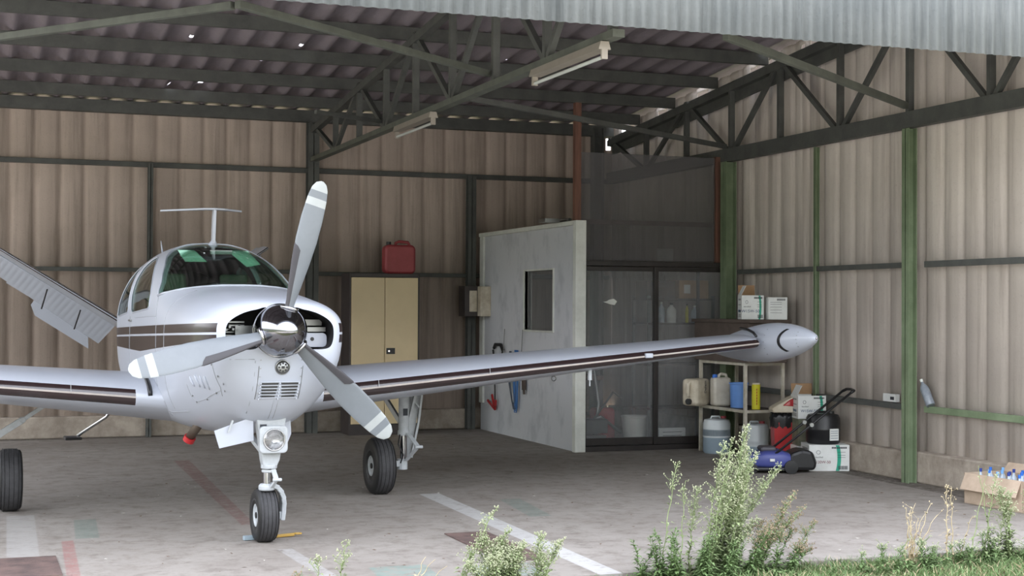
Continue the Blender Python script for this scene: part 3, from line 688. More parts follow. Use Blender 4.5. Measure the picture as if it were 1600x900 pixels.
# ---------------------------------------------------------------- lawn mower
t = thing('lawn_mower', (7.33, 12.66, 0), 'small blue and black push lawn mower with folded black handle', 'lawn mower', R_(-20))
def f_(bm):
    secs = [(-.20, .06, .06, .10), (-.16, .12, .05, .17), (-.02, .19, .045, .215), (.14, .20, .045, .22), (.22, .18, .05, .19)]
    rings = []
    for x, hw, zb, zt in secs:
        ring = []
        for i in range(24):
            a = 2*PI*i/24; c_, s_ = math.cos(a), math.sin(a); e = .5
            ring.append(bm.verts.new((x, hw*math.copysign(abs(c_)**e, c_), (zb+zt)/2+(zt-zb)/2*math.copysign(abs(s_)**e, s_))))
        rings.append(ring)
    for a_, b_ in zip(rings, rings[1:]):
        for i in range(24): bm.faces.new((a_[i], a_[(i+1) % 24], b_[(i+1) % 24], b_[i]))
    bm.faces.new(rings[0]); bm.faces.new(rings[-1])
obj('mower_deck', f_, mower_blue, t, smooth=True, auto=50)
obj('engine_cover', lambda bm: (box(bm, -.06, .10, -.11, .11, .2, .25)), mat('mower_grey', '4b4950', .5), t, bevel=.03)
obj('deck_label', lambda bm: box(bm, .015, .06, -.215, -.196, .12, .145), box_white, t)
def f_(bm):
    prism(bm, [(.2, .03), (.46, .03), (.48, .10), (.44, .21), (.33, .23), (.22, .19)], 'Y', -.17, .17)
obj('grass_box', f_, black_pl, t, bevel=.03)
obj('skirt', lambda bm: box(bm, -.17, .24, -.20, .20, .025, .06), black_pl, t, bevel=.015)
for x, y, r in ((-.15, -.17, .05), (-.15, .17, .05), (.22, -.20, .065), (.22, .20, .065)):
    obj('wheel', lambda bm: lathe(bm, [(r*.5, -.02), (r, -.018), (r, .018), (r*.5, .02), (r*.2, .012)], 'Y', 24, (x, y, r)), black_pl, t, smooth=True, auto=40)
def f_(bm):
    for s in (-.17, .17): tube(bm, [(.05, s, .17), (.42, s, .47), (.80, s, .78)], .012, 10)
    tube(bm, [(.80, -.17, .78), (.835, -.15, .80), (.845, 0, .805), (.835, .15, .80), (.80, .17, .78)], .014, 10)
obj('handlebar', f_, black_pl, t, smooth=True)
obj('knob', lambda bm: [lathe(bm, [(.02, s-.022), (.02, s+.022)], 'Y', 12, (.42, 0, .47)) for s in (-.17, .17)], steel, t)

# ---------------------------------------------------------------- carton of bottles at the right edge
t = thing('open_carton', (7.93, 9.78, 0), 'open pale cardboard carton full of plastic bottles by the right wall kerb', 'box', R_(3))
W_, D_, H_ = .19, .34, .25
def f_(bm):
    e = .005
    box(bm, -W_, W_, -D_, -D_+e, 0, H_); box(bm, -W_, W_, D_-e, D_, 0, H_); box(bm, -W_, -W_+e, -D_, D_, 0, H_); box(bm, W_-e, W_, -D_, D_, 0, H_); box(bm, -W_, W_, -D_, D_, 0, e)
obj('carton_body', f_, card_pale, t)
for nm, a, b_, wd, u_ in (('flap', (-W_-.003, 0, H_), (-W_-.06, 0, H_-.13), .64, (1, 0, 0)), ('flap', (0, -D_-.003, H_), (0, -D_-.06, H_-.12), .36, (0, 1, 0)), ('flap', (W_, 0, H_), (W_+.06, 0, H_+.07), .62, (1, 0, 0))):
    obj(nm, lambda bm: beam(bm, a, b_, wd, .005, upv=u_), card_pale, t)
pb = None
G = 'empty plastic bottles in the open carton'
def pbottle(x, y, z, capm, label, rot=(0, 0, 0)):
    b_ = bottle((x, y, z), .034, .27, clear_pl, capm, label, G, 'plastic_bottle'); b_.rotation_euler = rot
capc = [bluecap, mat('pale_blue_cap', '7fb2e8', .4), bluedeep]
for i in range(5):
    for j in range(3):
        pbottle(7.81+.115*j+random.uniform(-.01, .01), 9.53+.125*i+random.uniform(-.01, .01), .006+random.uniform(0, .02), capc[(i*2+j) % 3], 'clear plastic bottle with a blue cap standing in the open carton', (random.uniform(-.05, .05), random.uniform(-.05, .05), 0))
b_ = bottle((8.20, 11.21, .72), .042, .27, mat('crumpled_grey_bottle', '8e959d', .3, col2='737a83', scale=25), white_trim, 'crumpled clear bottle leaning on the low rail right of the broad column', None, 'plastic_bottle'); b_.rotation_euler = (R_(-33), 0, 0)
t = carton((8.215, 11.84, .716), .05, .2, .075, 0, box_white, 'small faded white box on the low rail left of the broad column', tape=False)
obj('print_lines', lambda bm: box(bm, -.0265, -.0253, -.08, -.02, .02, .05), ink, t)

# manhole plates
o = obj('steel_plate', lambda bm: box(bm, 3.16, 3.47, 8.67, 9.86, .0005, .008), plate_m); tag(o, 'rusty steel plate in the floor beside the white painted stripe', 'steel plate')
o = obj('steel_plate', lambda bm: box(bm, .16, .555, 9.06, 9.76, .0005, .008), plate_m); tag(o, 'brown steel plate in the floor at the bottom left corner', 'steel plate')

# ================================================================ AIRPLANE
PL = thing('airplane', (1.915, 9.854, 0), 'white single engine propeller airplane with brown stripes parked nose out in the hangar', 'airplane', .039)
# fuselage stripe paint (brown bands with a white line), in the airplane's own coordinates
fp = bpy.data.materials.new('fuselage_paint'); fp.use_nodes = True
k = NB(fp); b = fp.node_tree.nodes['Principled BSDF']; b.inputs['Roughness'].default_value = .3; b.inputs['Coat Weight'].default_value = .15; b.inputs['Coat Roughness'].default_value = .05; b.inputs['Specular IOR Level'].default_value = .35
s_ = k.sep(k.coord()); Yc, Zc = s_[1], s_[2]
top = k.m('ADD', 1.473, k.m('MULTIPLY', Yc, -.023)); mid = k.m('ADD', 1.405, k.m('MULTIPLY', Yc, -.0235))
bot = k.m('ADD', 1.235, k.m('MULTIPLY', k.step(k.m('MULTIPLY', Yc, -1), -1.9, .1), .115))
inb = k.m('MULTIPLY', k.m('LESS_THAN', Zc, top), k.m('GREATER_THAN', Zc, bot))
wl = k.m('LESS_THAN', k.m('ABSOLUTE', k.m('SUBTRACT', Zc, mid)), .0075)
inb = k.m('MULTIPLY', inb, k.m('SUBTRACT', 1, wl)); inb = k.m('MULTIPLY', inb, k.m('GREATER_THAN', Yc, -.285))
fp.node_tree.links.new(k.mix(inb, lin('b2b7c2'), lin('2a1f20')), b.inputs['Base Color'])

ST = [  # y, half width, z of widest, z top, z bottom, top exponent, bottom exponent
 (-.335, .300, 1.42, 1.565, 1.17, 2.3, 2.0), (-.325, .355, 1.42, 1.60, 1.06, 2.4, 2.0), (-.29, .405, 1.42, 1.622, .96, 2.4, 2.0),
 (-.22, .445, 1.42, 1.640, .87, 2.4, 2.0), (-.10, .478, 1.42, 1.655, .80, 2.4, 2.05), (.10, .510, 1.41, 1.673, .745, 2.4, 2.1),
 (.40, .535, 1.40, 1.700, .70, 2.5, 2.3), (.80, .550, 1.39, 1.728, .68, 2.6, 2.8), (1.0, .556, 1.40, 1.775, .675, 2.6, 3.2),
 (1.2, .560, 1.42, 1.865, .675, 2.5, 3.6), (1.5, .563, 1.45, 1.985, .68, 2.5, 4.0), (1.8, .563, 1.46, 2.060, .69, 2.5, 4.2),
 (2.1, .562, 1.46, 2.088, .70, 2.5, 4.2), (2.6, .558, 1.46, 2.080, .71, 2.45, 4.2), (3.1, .548, 1.45, 2.030, .74, 2.4, 4.0),
 (3.5, .525, 1.44, 1.950, .79, 2.3, 3.6), (4.2, .420, 1.42, 1.810, .91, 2.2, 2.8), (5.2, .270, 1.42, 1.700, 1.08, 2.1, 2.3),
 (6.2, .150, 1.42, 1.620, 1.22, 2, 2), (7.2, .040, 1.44, 1.52, 1.36, 2, 2)]
def fus_sec(y):
    for i in range(len(ST)-1):
        if ST[i][0] <= y <= ST[i+1][0]: break
    p0, p1, p2, p3 = ST[max(i-1, 0)], ST[i], ST[i+1], ST[min(i+2, len(ST)-1)]
    t = (y-p1[0])/(p2[0]-p1[0]); h = p2[0]-p1[0]; out = []
    for q in range(1, 7):
        m1 = (p2[q]-p0[q])/(p2[0]-p0[0])*h if p2[0] != p0[0] else 0; m2 = (p3[q]-p1[q])/(p3[0]-p1[0])*h
        if q < 5: pass
        out.append((2*t**3-3*t*t+1)*p1[q]+(t**3-2*t*t+t)*m1+(-2*t**3+3*t*t)*p2[q]+(t**3-t*t)*m2)
    return out
def fus_mesh(off, ys, nseg=96, zmin=None, shear=True):
    bm = bmesh.new(); rings = []
    for y in ys:
        hw, zc, zt, zb, nt_, nb_ = fus_sec(y); hw -= off; zt -= off; zb += off
        ring = []
        for j in range(nseg):
            a = 2*PI*j/nseg; c_, s_ = math.cos(a), math.sin(a)
            if s_ >= 0: x = hw*math.copysign(abs(c_)**(2/nt_), c_); z = zc+(zt-zc)*abs(s_)**(2/nt_)
            else: x = hw*math.copysign(abs(c_)**(2/nb_), c_); z = zc-(zc-zb)*abs(s_)**(2/nb_)
            if zmin: z = max(z, zmin)
            yy = y
            if shear and y < 1.0: yy = y+max(0, 1.22-z)**1.2*.42*max(0, min(1, (1.0-y)/1.3))
            ring.append(bm.verts.new((x, yy, z)))
        rings.append(ring)
    for a_, b_ in zip(rings, rings[1:]):
        for j in range(nseg): bm.faces.new((a_[j], a_[(j+1) % nseg], b_[(j+1) % nseg], b_[j]))
    bm.faces.new(rings[0]); bm.faces.new(rings[-1])
    return bm
def frange(a, b_, n): return [a+(b_-a)*i/n for i in range(n+1)]
ysk = [-.335, -.332, -.325, -.31, -.29, -.26, -.22, -.16] + frange(-.10, 3.6, 60) + frange(3.75, 7.2, 20)
fus = link_bm('fuselage', fus_mesh(0, ysk), [fp], None, smooth=True)
def fus_off(off, y0, y1, zmin): return link_bm('cutter', fus_mesh(off, frange(y0, y1, 44), zmin=zmin, shear=False), [dark_in], smooth=True)
boolean(fus, fus_off(.028, 1.02, 3.55, .98))
def win_cutters():
    out = []
    WS = [(.60, 1.752), (.90, 1.726), (1.31, 1.663), (1.36, 1.70), (1.42, 1.765), (1.65, 1.895), (1.85, 1.968), (2.00, 2.028), (2.06, 2.075), (2.06, 2.4), (.6, 2.4)]
    DW = [(1.51, 1.585), (1.56, 1.565), (2.33, 1.53), (2.42, 1.55), (2.48, 1.67), (2.49, 1.80), (2.45, 1.90), (2.35, 1.955), (2.2, 1.975), (2.10, 1.965), (1.95, 1.92), (1.80, 1.85), (1.66, 1.77), (1.55, 1.68)]
    RW = [(2.60, 1.56), (2.64, 1.53), (3.26, 1.495), (3.36, 1.51), (3.32, 1.60), (3.22, 1.70), (3.08, 1.81), (2.92, 1.88), (2.72, 1.92), (2.65, 1.89), (2.62, 1.75)]
    for nm, poly in (('windshield', WS), ('side_window', DW), ('rear_window', RW)): out.append((nm, poly))
    return out
def cutter(poly, x0=-1, x1=1, m=None):
    bm = bmesh.new(); prism(bm, poly, 'X', x0, x1); return link_bm('cutter', bm, [m or white_gloss])
panes = []
for nm, poly in win_cutters():
    for side in ((-1, 1),) if nm == 'windshield' else ((-1, -.05), (.05, 1)):
        g = link_bm(nm, fus_mesh(.005, frange(.7, 3.58, 60), zmin=.98, shear=False), [wsglass], smooth=True)
        boolean(g, link_bm('cutter', fus_mesh(.010, frange(.69, 3.59, 62), zmin=.97, shear=False), [wsglass]))
        boolean(g, cutter(poly, side[0], side[1], wsglass), 'INTERSECT'); g.parent = PL
        for pz in g.data.polygons: pz.use_smooth = True
        g.data.set_sharp_from_angle(angle=R_(40))
        boolean(fus, cutter(poly, side[0], side[1]))
# engine air inlets either side of the spinner
def inlet_poly(s):
    pts = [(.13, 1.335), (.18, 1.31), (.30, 1.31), (.345, 1.34), (.358, 1.42), (.338, 1.485), (.26, 1.538), (.16, 1.567), (.08, 1.565), (.08, 1.36)]
    out = []; n_ = len(pts)
    for i in range(n_):
        p0, p1, p2, p3 = [Vector(pts[(i+q) % n_]) for q in (-1, 0, 1, 2)]
        for q in range(5):
            t_ = q/5; out.append(.5*((2*p1)+(p2-p0)*t_+(2*p0-5*p1+4*p2-p3)*t_**2+(3*p1-p0-3*p2+p3)*t_**3))
    return [(s*p.x, p.y) for p in out]
for s in (-1, 1):
    bm = bmesh.new(); prism(bm, inlet_poly(s), 'Y', -.6, -.02); boolean(fus, link_bm('cutter', bm, [dark_in]))
bm = bmesh.new(); lathe(bm, [(.178, -.6), (.178, -.24)], 'Y', 40, (0, 0, 1.43)); boolean(fus, link_bm('cutter', bm, [white_gloss]))
fus.parent = PL; fus.name = 'fuselage'
for pz in fus.data.polygons: pz.use_smooth = True
fus.data.set_sharp_from_angle(angle=R_(38))
# frames around the windows
def fus_side_pt(y, z, off=0.0):
    hw, zc, zt, zb, nt_, nb_ = fus_sec(y); hw += off; zt += off
    if z >= zc: u = min(1, (z-zc)/(zt-zc)); return hw*(1-u**nt_)**(1/nt_)
    return hw*(1-((zc-z)/(zc-zb))**nb_)**(1/nb_)
for nm, poly in win_cutters()[1:]:
    for s in (-1, 1):
        pts = []
        for i in range(len(poly)):
            a_, b_ = poly[i], poly[(i+1) % len(poly)]
            for q in range(6): y = a_[0]+(b_[0]-a_[0])*q/6; z = a_[1]+(b_[1]-a_[1])*q/6; pts.append((s*fus_side_pt(y, z), y, z))
        pts.append(pts[0]); obj('window_frame', lambda bm: tube(bm, pts, .006, 6), white_gloss, PL, smooth=True)
def f_(bm):
    pl = [(1.31, 1.663), (1.36, 1.70), (1.42, 1.765), (1.53, 1.83), (1.65, 1.895), (1.75, 1.932), (1.85, 1.968), (1.93, 1.998), (2.00, 2.028), (2.03, 2.051), (2.05, 2.069), (2.055, 2.078)]
    h = [(fus_side_pt(y, z), y, z) for y, z in pl]
    tube(bm, h+[(0, 2.06, 2.086)]+[(-x, y, z) for x, y, z in h[::-1]], .0065, 8)
obj('windshield_frame', f_, white_gloss, PL, smooth=True)
# inlet details
obj('baffle_plate', lambda bm: prism(bm, rpoly(.155, .345, 1.318, 1.412, .03), 'Y', -.20, -.19), white_gloss, PL, bevel=.002)
obj('baffle_hole', lambda bm: lathe(bm, [(.013, -.203), (.013, -.2005)], 'Y', 16, (.245, 0, 1.372)), black_pl, PL)
obj('baffle_top', lambda bm: (box(bm, .17, .35, -.15, -.14, 1.42, 1.45), box(bm, .2, .34, -.09, -.08, 1.46, 1.5)), steel, PL)
def f_(bm):
    for i in range(6): lathe(bm, [(.008, -.14-.01*i), (.014, -.12), (.009, -.1)], 'Y', 10, (-.20-.025*i, 0, 1.44+.012*math.sin(i*2)))
    for i in range(5): box(bm, -.34, -.19, -.11, -.03, 1.39+.022*i, 1.40+.022*i)
    box(bm, -.26, -.14, -.16, -.15, 1.375, 1.46)
obj('engine_cylinder', f_, steel, PL)
# chin: taxi light, grille, emblem, panel lines
def chin_y(x, z, lift=.004):
    """front surface y of the cowl at (x, z), searched along the section family"""
    lo_, best = -.335, None
    for i in range(400):
        y = -.335+i*.002; hw, zc, zt, zb, nt_, nb_ = fus_sec(y)
        if zb < z and abs(x) <= hw*(1-min(1, (zc-z)/(zc-zb))**nb_)**(1/nb_): best = y; break
    if best is None: best = -.1
    return best+max(0, 1.22-z)**1.2*.42*max(0, min(1, (1.0-best)/1.3))-lift
cy = chin_y(.015, 1.192)
obj('taxi_light_rim', lambda bm: tube(bm, [(.015+.045*math.cos(a), chin_y(.015+.045*math.cos(a), 1.192+.045*math.sin(a), .002), 1.192+.045*math.sin(a)) for a in [2*PI*i/28 for i in range(29)]], .005, 8, cap=False), steel, PL, smooth=True)
tl = obj('taxi_light', lambda bm: lathe(bm, [(.042, cy-.004), (.03, cy-.01), (0, cy-.012)], 'Y', 24, (.015, 0, 1.192)), steel, PL, smooth=True)
obj('bulb', lambda bm: [box(bm, .015+.026*math.cos(a)-.005, .015+.026*math.cos(a)+.005, cy-.014, cy-.008, 1.192+.026*math.sin(a)-.006, 1.192+.026*math.sin(a)+.006) for a in [2*PI*i/8 for i in range(8)]]+[box(bm, .005, .025, cy-.016, cy-.01, 1.184, 1.2)], black_pl, tl)
def f_(bm):
    for c_ in (-.058, .074):
        for i in range(5):
            z = 1.083-.021*i; w2 = .056-.003*i
            y = chin_y(c_, z); box(bm, c_-w2, c_+w2, y-.001, y+.004, z-.0055, z+.0055)
gr = obj('grille_slots', f_, black_pl, PL)
def f_(bm):
    def bar_(x0, x1, z0, z1):
        y = chin_y((x0+x1)/2, (z0+z1)/2); box(bm, x0, x1, y-.005, y+.01, z0, z1)
    for c_ in (-.118, .008, .134): 
        for i in range(6): bar_(c_-.004, c_+.004, 1.093-.021*i-.012, 1.093-.021*i)
    for i in range(6): bar_(-.118, .134, 1.0925-.021*i, 1.0965-.021*i)
obj('grille_bars', f_, white_gloss, gr)
def f_(bm):
    for x in (-.14, .15): tube(bm, [(x, chin_y(x, z, .001), z) for z in (1.20, 1.14, 1.08, 1.02, .98)], .0025, 6)
    for i in range(5):
        for x in (-.13, .14): 
            z = 1.24-.055*i; lathe(bm, [(.004, 0), (.004, -.003)], 'Y', 8, (x, chin_y(x, z), z))
obj('cowl_fastener', f_, steel, PL)
def side_y(y, z): return fus_side_pt(y, z)
def on_side(y, z, lift=.002):
    """point on the right flank of the fuselage skin"""
    ys = y
    for _ in range(12): ys = y-(max(0, 1.22-z)**1.2*.42*max(0, min(1, (1.0-ys)/1.3)) if ys < 1 else 0)
    return Vector((-fus_side_pt(max(-.334, ys), z)-lift, y, z))
for (a, b_) in (((.226, 1.114), (.212, 1.046)), ((.12, 1.128), (.108, 1.047)), ((.028, 1.127), (.042, 1.042)), ((-.042, 1.126), (-.016, 1.036))):
    obj('louvre', lambda bm: tube(bm, [on_side(a[0]+(b_[0]-a[0])*t_/4, a[1]+(b_[1]-a[1])*t_/4, .004) for t_ in range(5)], [.003, .008, .009, .008, .003], 8), white_gloss, PL, smooth=True)
def f_(bm):
    def seam(pts, r=.0024):
        out = []
        for (a, b_), (c_, d_) in zip(pts, pts[1:]):
            for q in range(6): out.append(on_side(a+(c_-a)*q/6, b_+(d_-b_)*q/6, 0))
        out.append(on_side(*pts[-1], 0)); tube(bm, out, r, 6)
    seam([(.36, 1.057), (.38, .963), (.36, .932), (.138, .967), (-.128, 1.036)])
    seam([(-.2, 1.20), (-.17, 1.115), (-.15, 1.06), (-.1, 1.0)])
    seam([(1.28, 1.65), (1.17, 1.5), (1.18, 1.2), (1.2, 1.0)]); seam([(.85, 1.70), (.86, 1.55), (.87, 1.25), (.9, 1.0), (.92, .85)])
    seam([(1.2, 1.51), (1.6, 1.505), (2.2, 1.49)]); seam([(2.47, 1.5), (2.5, 1.3), (2.5, 1.05)])
    seam([(1.10, .90), (1.11, .84), (1.1, .79)], .003); seam([(1.3, .82), (1.02, .82), (.65, .85)], .003)
obj('panel_seam', f_, mat('panel_seam_grey', '9a9da3', .6), PL, smooth=True)  # thin grey lines drawn along the panel joints
def f_(bm):
    for y, z in ((-.202, 1.132), (-.198, 1.082), (-.16, 1.034), (-.07, 1.017), (.126, .964), (.342, .934), (.346, .978), (.192, 1.189), (-.2, 1.211)):
        p = on_side(y, z); lathe(bm, [(.007, -.004), (.007, .002)], 'X', 8, p)
obj('chin_seam', lambda bm: [tube(bm, [(x, chin_y(x, z, .0), z) for z in (.97, .93, .89, .86, .84)], .0022, 6) for x in (-.015, .015)]+[tube(bm, [(x, chin_y(x, 1.245-.0*i, .0), 1.245) for i, x in enumerate((-.33, -.28, -.22, -.17))], .0022, 6), tube(bm, [(-.165, chin_y(-.165, z, .0), z) for z in (1.235, 1.15, 1.05, .95, .88)], .0022, 6)], MATS['panel_seam_grey'], PL, smooth=True)
obj('side_fastener', f_, steel, PL)
obj('windshield_base_strip', lambda bm: tube(bm, [(-.525, 1.30, 1.664), (-.50, 1.2, 1.68), (-.40, 1.02, 1.708), (-.28, .93, 1.724), (-.14, .885, 1.735), (0, .87, 1.737), (.14, .885, 1.735), (.28, .93, 1.724), (.40, 1.02, 1.708), (.50, 1.2, 1.68), (.52, 1.30, 1.664)], .010, 8), white_gloss, PL, smooth=True)
# door handle, antennae
obj('door_handle', lambda bm: box(bm, -.575, -.555, 2.36, 2.48, 1.46, 1.475), steel, PL)
zr = 2.082
def f_(bm):
    bm2 = [(0.0, 1.92, zr), (0, 1.90, zr+.10), (0, 1.88, zr+.27)]
    beam(bm, bm2[0], bm2[2], .022, .06, upv=(0, 1, 0)); tube(bm, [(0, 1.92, zr-.01), (0, 1.91, zr+.03)], [.04, .012], 12)
an = obj('antenna', f_, white_gloss, PL, smooth=True, auto=40)
obj('antenna_blade', lambda bm: (prism(bm, [(0, 1.83), (.08, 1.86), (.255, 2.05), (.255, 2.06), (.06, 1.96), (0, 1.94)], 'Z', zr+.262, zr+.276), prism(bm, [(0, 1.83), (-.08, 1.86), (-.36, 2.25), (-.36, 2.26), (-.06, 1.96), (0, 1.94)], 'Z', zr+.262, zr+.276)), white_gloss, an, bevel=.003)
obj('whip_antenna', lambda bm: tube(bm, [(-.30, 2.5, 2.02), (-.31, 2.52, 2.12)], [.008, .003], 8), white_gloss, PL, smooth=True)
# cabin interior
obj('glareshield', lambda bm: prism(bm, [(1.04, 1.60), (1.45, 1.60), (1.47, 1.63), (1.30, 1.66), (1.04, 1.68)], 'X', -.46, .46), black_pl, PL, bevel=.01)
ip = obj('instrument_panel', lambda bm: box(bm, -.48, .48, 1.42, 1.46, 1.22, 1.60), black_pl, PL)
def f_(bm):
    for i in range(7):
        for j in range(2): lathe(bm, [(.03, 1.462), (.03, 1.468)], 'Y', 16, (-.36+.12*i, 0, 1.52-.11*j))
obj('dial', f_, steel, ip)
for sx in (-.25, .25):
    st = obj('seat', lambda bm: (prism(bm, [(2.10, 1.08), (2.22, 1.08), (2.36, 1.66), (2.26, 1.70)], 'X', sx-.2, sx+.2), box(bm, sx-.2, sx+.2, 1.68, 2.12, 1.0, 1.12)), leather, PL, bevel=.03)
    obj('headrest', lambda bm: prism(bm, [(2.27, 1.71), (2.35, 1.70), (2.38, 1.84), (2.31, 1.85)], 'X', sx-.11, sx+.11), leather, st, bevel=.02)
    x0, x1 = (-.31, -.09) if sx < 0 else (.07, .33)
    obj('sun_visor', lambda bm: prism(bm, [(-.31, 2.02), (-.18, 2.02), (-.08, 1.93), (-.25, 1.93)] if sx < 0 else [(.07, 2.025), (.24, 2.02), (.34, 1.915), (.23, 1.895)], 'Y', 1.74, 1.747), visor_m, PL, bevel=.002)
obj('rear_view_mirror', lambda bm: box(bm, -.08, .09, 1.62, 1.635, 1.985, 2.02), steel, PL, bevel=.004)
obj('control_yoke', lambda bm: (tube(bm, [(.1, 1.46, 1.45), (.1, 1.62, 1.46)], .014), tube(bm, [(.02, 1.63, 1.53), (.04, 1.64, 1.45), (.1, 1.64, 1.44), (.16, 1.64, 1.45), (.18, 1.63, 1.53)], .012)), black_pl, PL, smooth=True)
obj('compass', lambda bm: lathe(bm, [(.0, 1.30), (.03, 1.31), (.03, 1.36), (0, 1.37)], 'Y', 14, (.14, 0, 1.69)), black_pl, PL, smooth=True)

# ---- wings
def airfoil(xc, t): return 5*t*(.2969*math.sqrt(max(xc, 0))-.126*xc-.3516*xc**2+.2843*xc**3-.1036*xc**4)
def xc_for(h, t):
    lo_, hi_ = 0, .2
    for _ in range(30):
        m_ = (lo_+hi_)/2
        if airfoil(m_, t) < h: lo_ = m_
        else: hi_ = m_
    return lo_
def wing_bm(s):
    bm = bmesh.new(); rings = []; mats_ = None
    for x in [.30, .55, .70, .93, 1.3, 1.8, 2.3, 2.8, 3.3, 3.8, 4.3, 4.72]:
        f = (x-.55)/4.17; c_ = 2.13-1.05*f if x >= .55 else 2.13
        yle = 1.17+.25*f; 
        if x < .93: yle -= .10*((.93-x)/.63)**1.5
        t = .165-.045*f; zle = .862+.0887*x; inc = R_(3.2-2.4*f)
        hu, hl = .056-.024*f, .062-.026*f
        a_, b_, w_ = xc_for(hu/c_, t), xc_for(hl/c_, t), xc_for(.0065/c_, t)
        ups = [1, .9, .75, .6, .45, .33, .23, .15, .09, .055, a_*1.35+.004, a_*1.02, a_, a_*.6, a_*.3, w_*1.15, w_]
        los = [w_, w_*1.15, b_*.3, b_*.6, b_, b_*1.02, b_*1.35+.004, .055, .09, .15, .23, .33, .45, .6, .75, .9]
        ring = []
        for xc in ups+[0]: ring.append((xc, airfoil(xc, t)+.06*xc*(1-xc)))
        for xc in los: ring.append((xc, -airfoil(xc, t)+.06*xc*(1-xc)))
        rings.append([bm.verts.new((s*x, yle+(xc*math.cos(inc)+zc*math.sin(inc))*c_, zle+(-xc*math.sin(inc)+zc*math.cos(inc))*c_)) for xc, zc in ring])
    n = len(rings[0]); iu = ups.index(a_) if a_ in ups else 12; lo0 = len(ups)+1
    for q, (ra, rb) in enumerate(zip(rings, rings[1:])):
        for j in range(n):
            j2 = (j+1) % n; fc = bm.faces.new((ra[j], ra[j2], rb[j2], rb[j]))
            brown = (12 <= j < 16) or (lo0 <= j < lo0+4)
            if brown and q >= 2: fc.material_index = 1
            elif q >= 2 and 16 <= j < lo0: fc.material_index = 2
    bm.faces.new(rings[0]); bm.faces.new(rings[-1])
    return bm
for s, nm in ((1, 'left'), (-1, 'right')):
    wg = link_bm('wing', wing_bm(s), [white_gloss, brown_paint, mat('pale_edge_band', 'a59c97', .25, coat=.6)], PL, smooth=True, auto=60)  # slots: white skin, brown band, thin pale band along the leading edge
    sl = []
    for xc in (.42, .34, .26, .18, .11, .06, .025, .008, .001):
        zc = airfoil(xc, .165)+.06*xc*(1-xc); inc = R_(3.2)
        sl.append((s*.60, 1.17-.037+(xc*math.cos(inc)+zc*math.sin(inc))*2.13, .862+.0887*.60+(-xc*math.sin(inc)+zc*math.cos(inc))*2.13+.004))
    obj('wing_root_seal', lambda bm: tube(bm, sl, [.008, .01, .012, .014, .016, .017, .018, .018, .016], 8), black_pl, wg, smooth=True)
    tk = [(0, .72), (.018, .725), (.05, .78), (.095, .92), (.135, 1.1), (.162, 1.3), (.177, 1.5), (.178, 1.7), (.165, 1.95), (.14, 2.2), (.10, 2.5), (.05, 2.8), (0, 3.0)]
    tp = []
    for i in range(len(tk)-1):
        p0, p1, p2, p3 = tk[max(i-1, 0)], tk[i], tk[i+1], tk[min(i+2, len(tk)-1)]
        for q in range(5):
            t_ = q/5; tp.append(tuple(max(0, .5*((2*p1[e])+(-p0[e]+p2[e])*t_+(2*p0[e]-5*p1[e]+4*p2[e]-p3[e])*t_**2+(-p0[e]+3*p1[e]-3*p2[e]+p3[e])*t_**3)) for e in (0, 1)))
    tp.append(tk[-1]); tp[0] = (0, .72)
    tp = [(r_*.975, .88+(y_-.72)*.82) for r_, y_ in tp]
    tank = obj('tip_tank', lambda bm: lathe(bm, tp, 'Y', 48, (s*4.95, 0, 1.337)), white_gloss, PL, smooth=True)
    def rad(y):
        for (r1, y1), (r2, y2) in zip(tp, tp[1:]):
            if y1 <= y <= y2: return r1+(r2-r1)*(y-y1)/(y2-y1+1e-9)
        return .1
    def f_(bm):
        ang = [math.radians(180-s*0+d) for d in range(-48, 49, 4)]
        vs = []
        for a in ang:
            yo = 1.15+.10*math.cos((a-PI)*1.5)
            vs.append([bm.verts.new((s*(4.95+(rad(yy)+.003)*math.cos(a)), yy, 1.337+(rad(yy)+.003)*math.sin(a))) for yy in (yo-.018, yo+.018)])
        for a_, b_ in zip(vs, vs[1:]): bm.faces.new((a_[0], a_[1], b_[1], b_[0]))
    obj('tank_stripe', f_, black_pl, tank, smooth=True)
    obj('navigation_light', lambda bm: lathe(bm, [(.0, .868), (.010, .872), (.014, .89)], 'Y', 12, (s*4.95, 0, 1.337)), chrome, tank, smooth=True)
    def f_(bm):
        for a in range(-40, 41, 20):
            for yy in (1.05, 1.45):
                an_ = R_(180+a); lathe(bm, [(.004, 0), (.004, .004)], 'X', 6, (s*(4.95+(rad(yy)+.002)*math.cos(an_)), yy, 1.337+(rad(yy)+.002)*math.sin(an_)))
    obj('tank_fastener', f_, steel, tank)
    for q_ in [tank]+list(tank.children):
        for v_ in q_.data.vertices: v_.co.z -= (v_.co.y-.88)*.075
    obj('tank_cuff', lambda bm: tube(bm, [(s*4.70, 1.44, 1.345), (s*4.72, 1.52, 1.375), (s*4.76, 1.68, 1.40), (s*4.79, 1.85, 1.41)], .012, 8), black_pl, wg, smooth=True)
    obj('stall_vane', lambda bm: box(bm, min(s*3.55, s*3.62), max(s*3.55, s*3.62), 1.33, 1.37, 1.165, 1.205), white_gloss, wg, bevel=.008)
    obj('drain_mast', lambda bm: (lathe(bm, [(.018, .98), (.018, 1.09)], 'Z', 12, (s*3.08, 1.45, 0)), lathe(bm, [(.006, .93), (.006, .98)], 'Z', 8, (s*3.08, 1.45, 0))), white_part, wg)
    obj('tie_down_ring', lambda bm: tube(bm, [(s*2.86+.02*math.cos(a), 1.7, .985+.02*math.sin(a)) for a in [2*PI*i/14 for i in range(15)]], .005, 6), steel, wg)
    obj('wing_panel_seam', lambda bm: [tube(bm, [(s*xx, 1.17+.06*(xx-.55)-.012, .862+.0887*xx+.0), (s*xx, 1.17+.06*(xx-.55)-.0, .862+.0887*xx+.055)], .002, 6) for xx in (1.15, 2.1)], steel, wg)
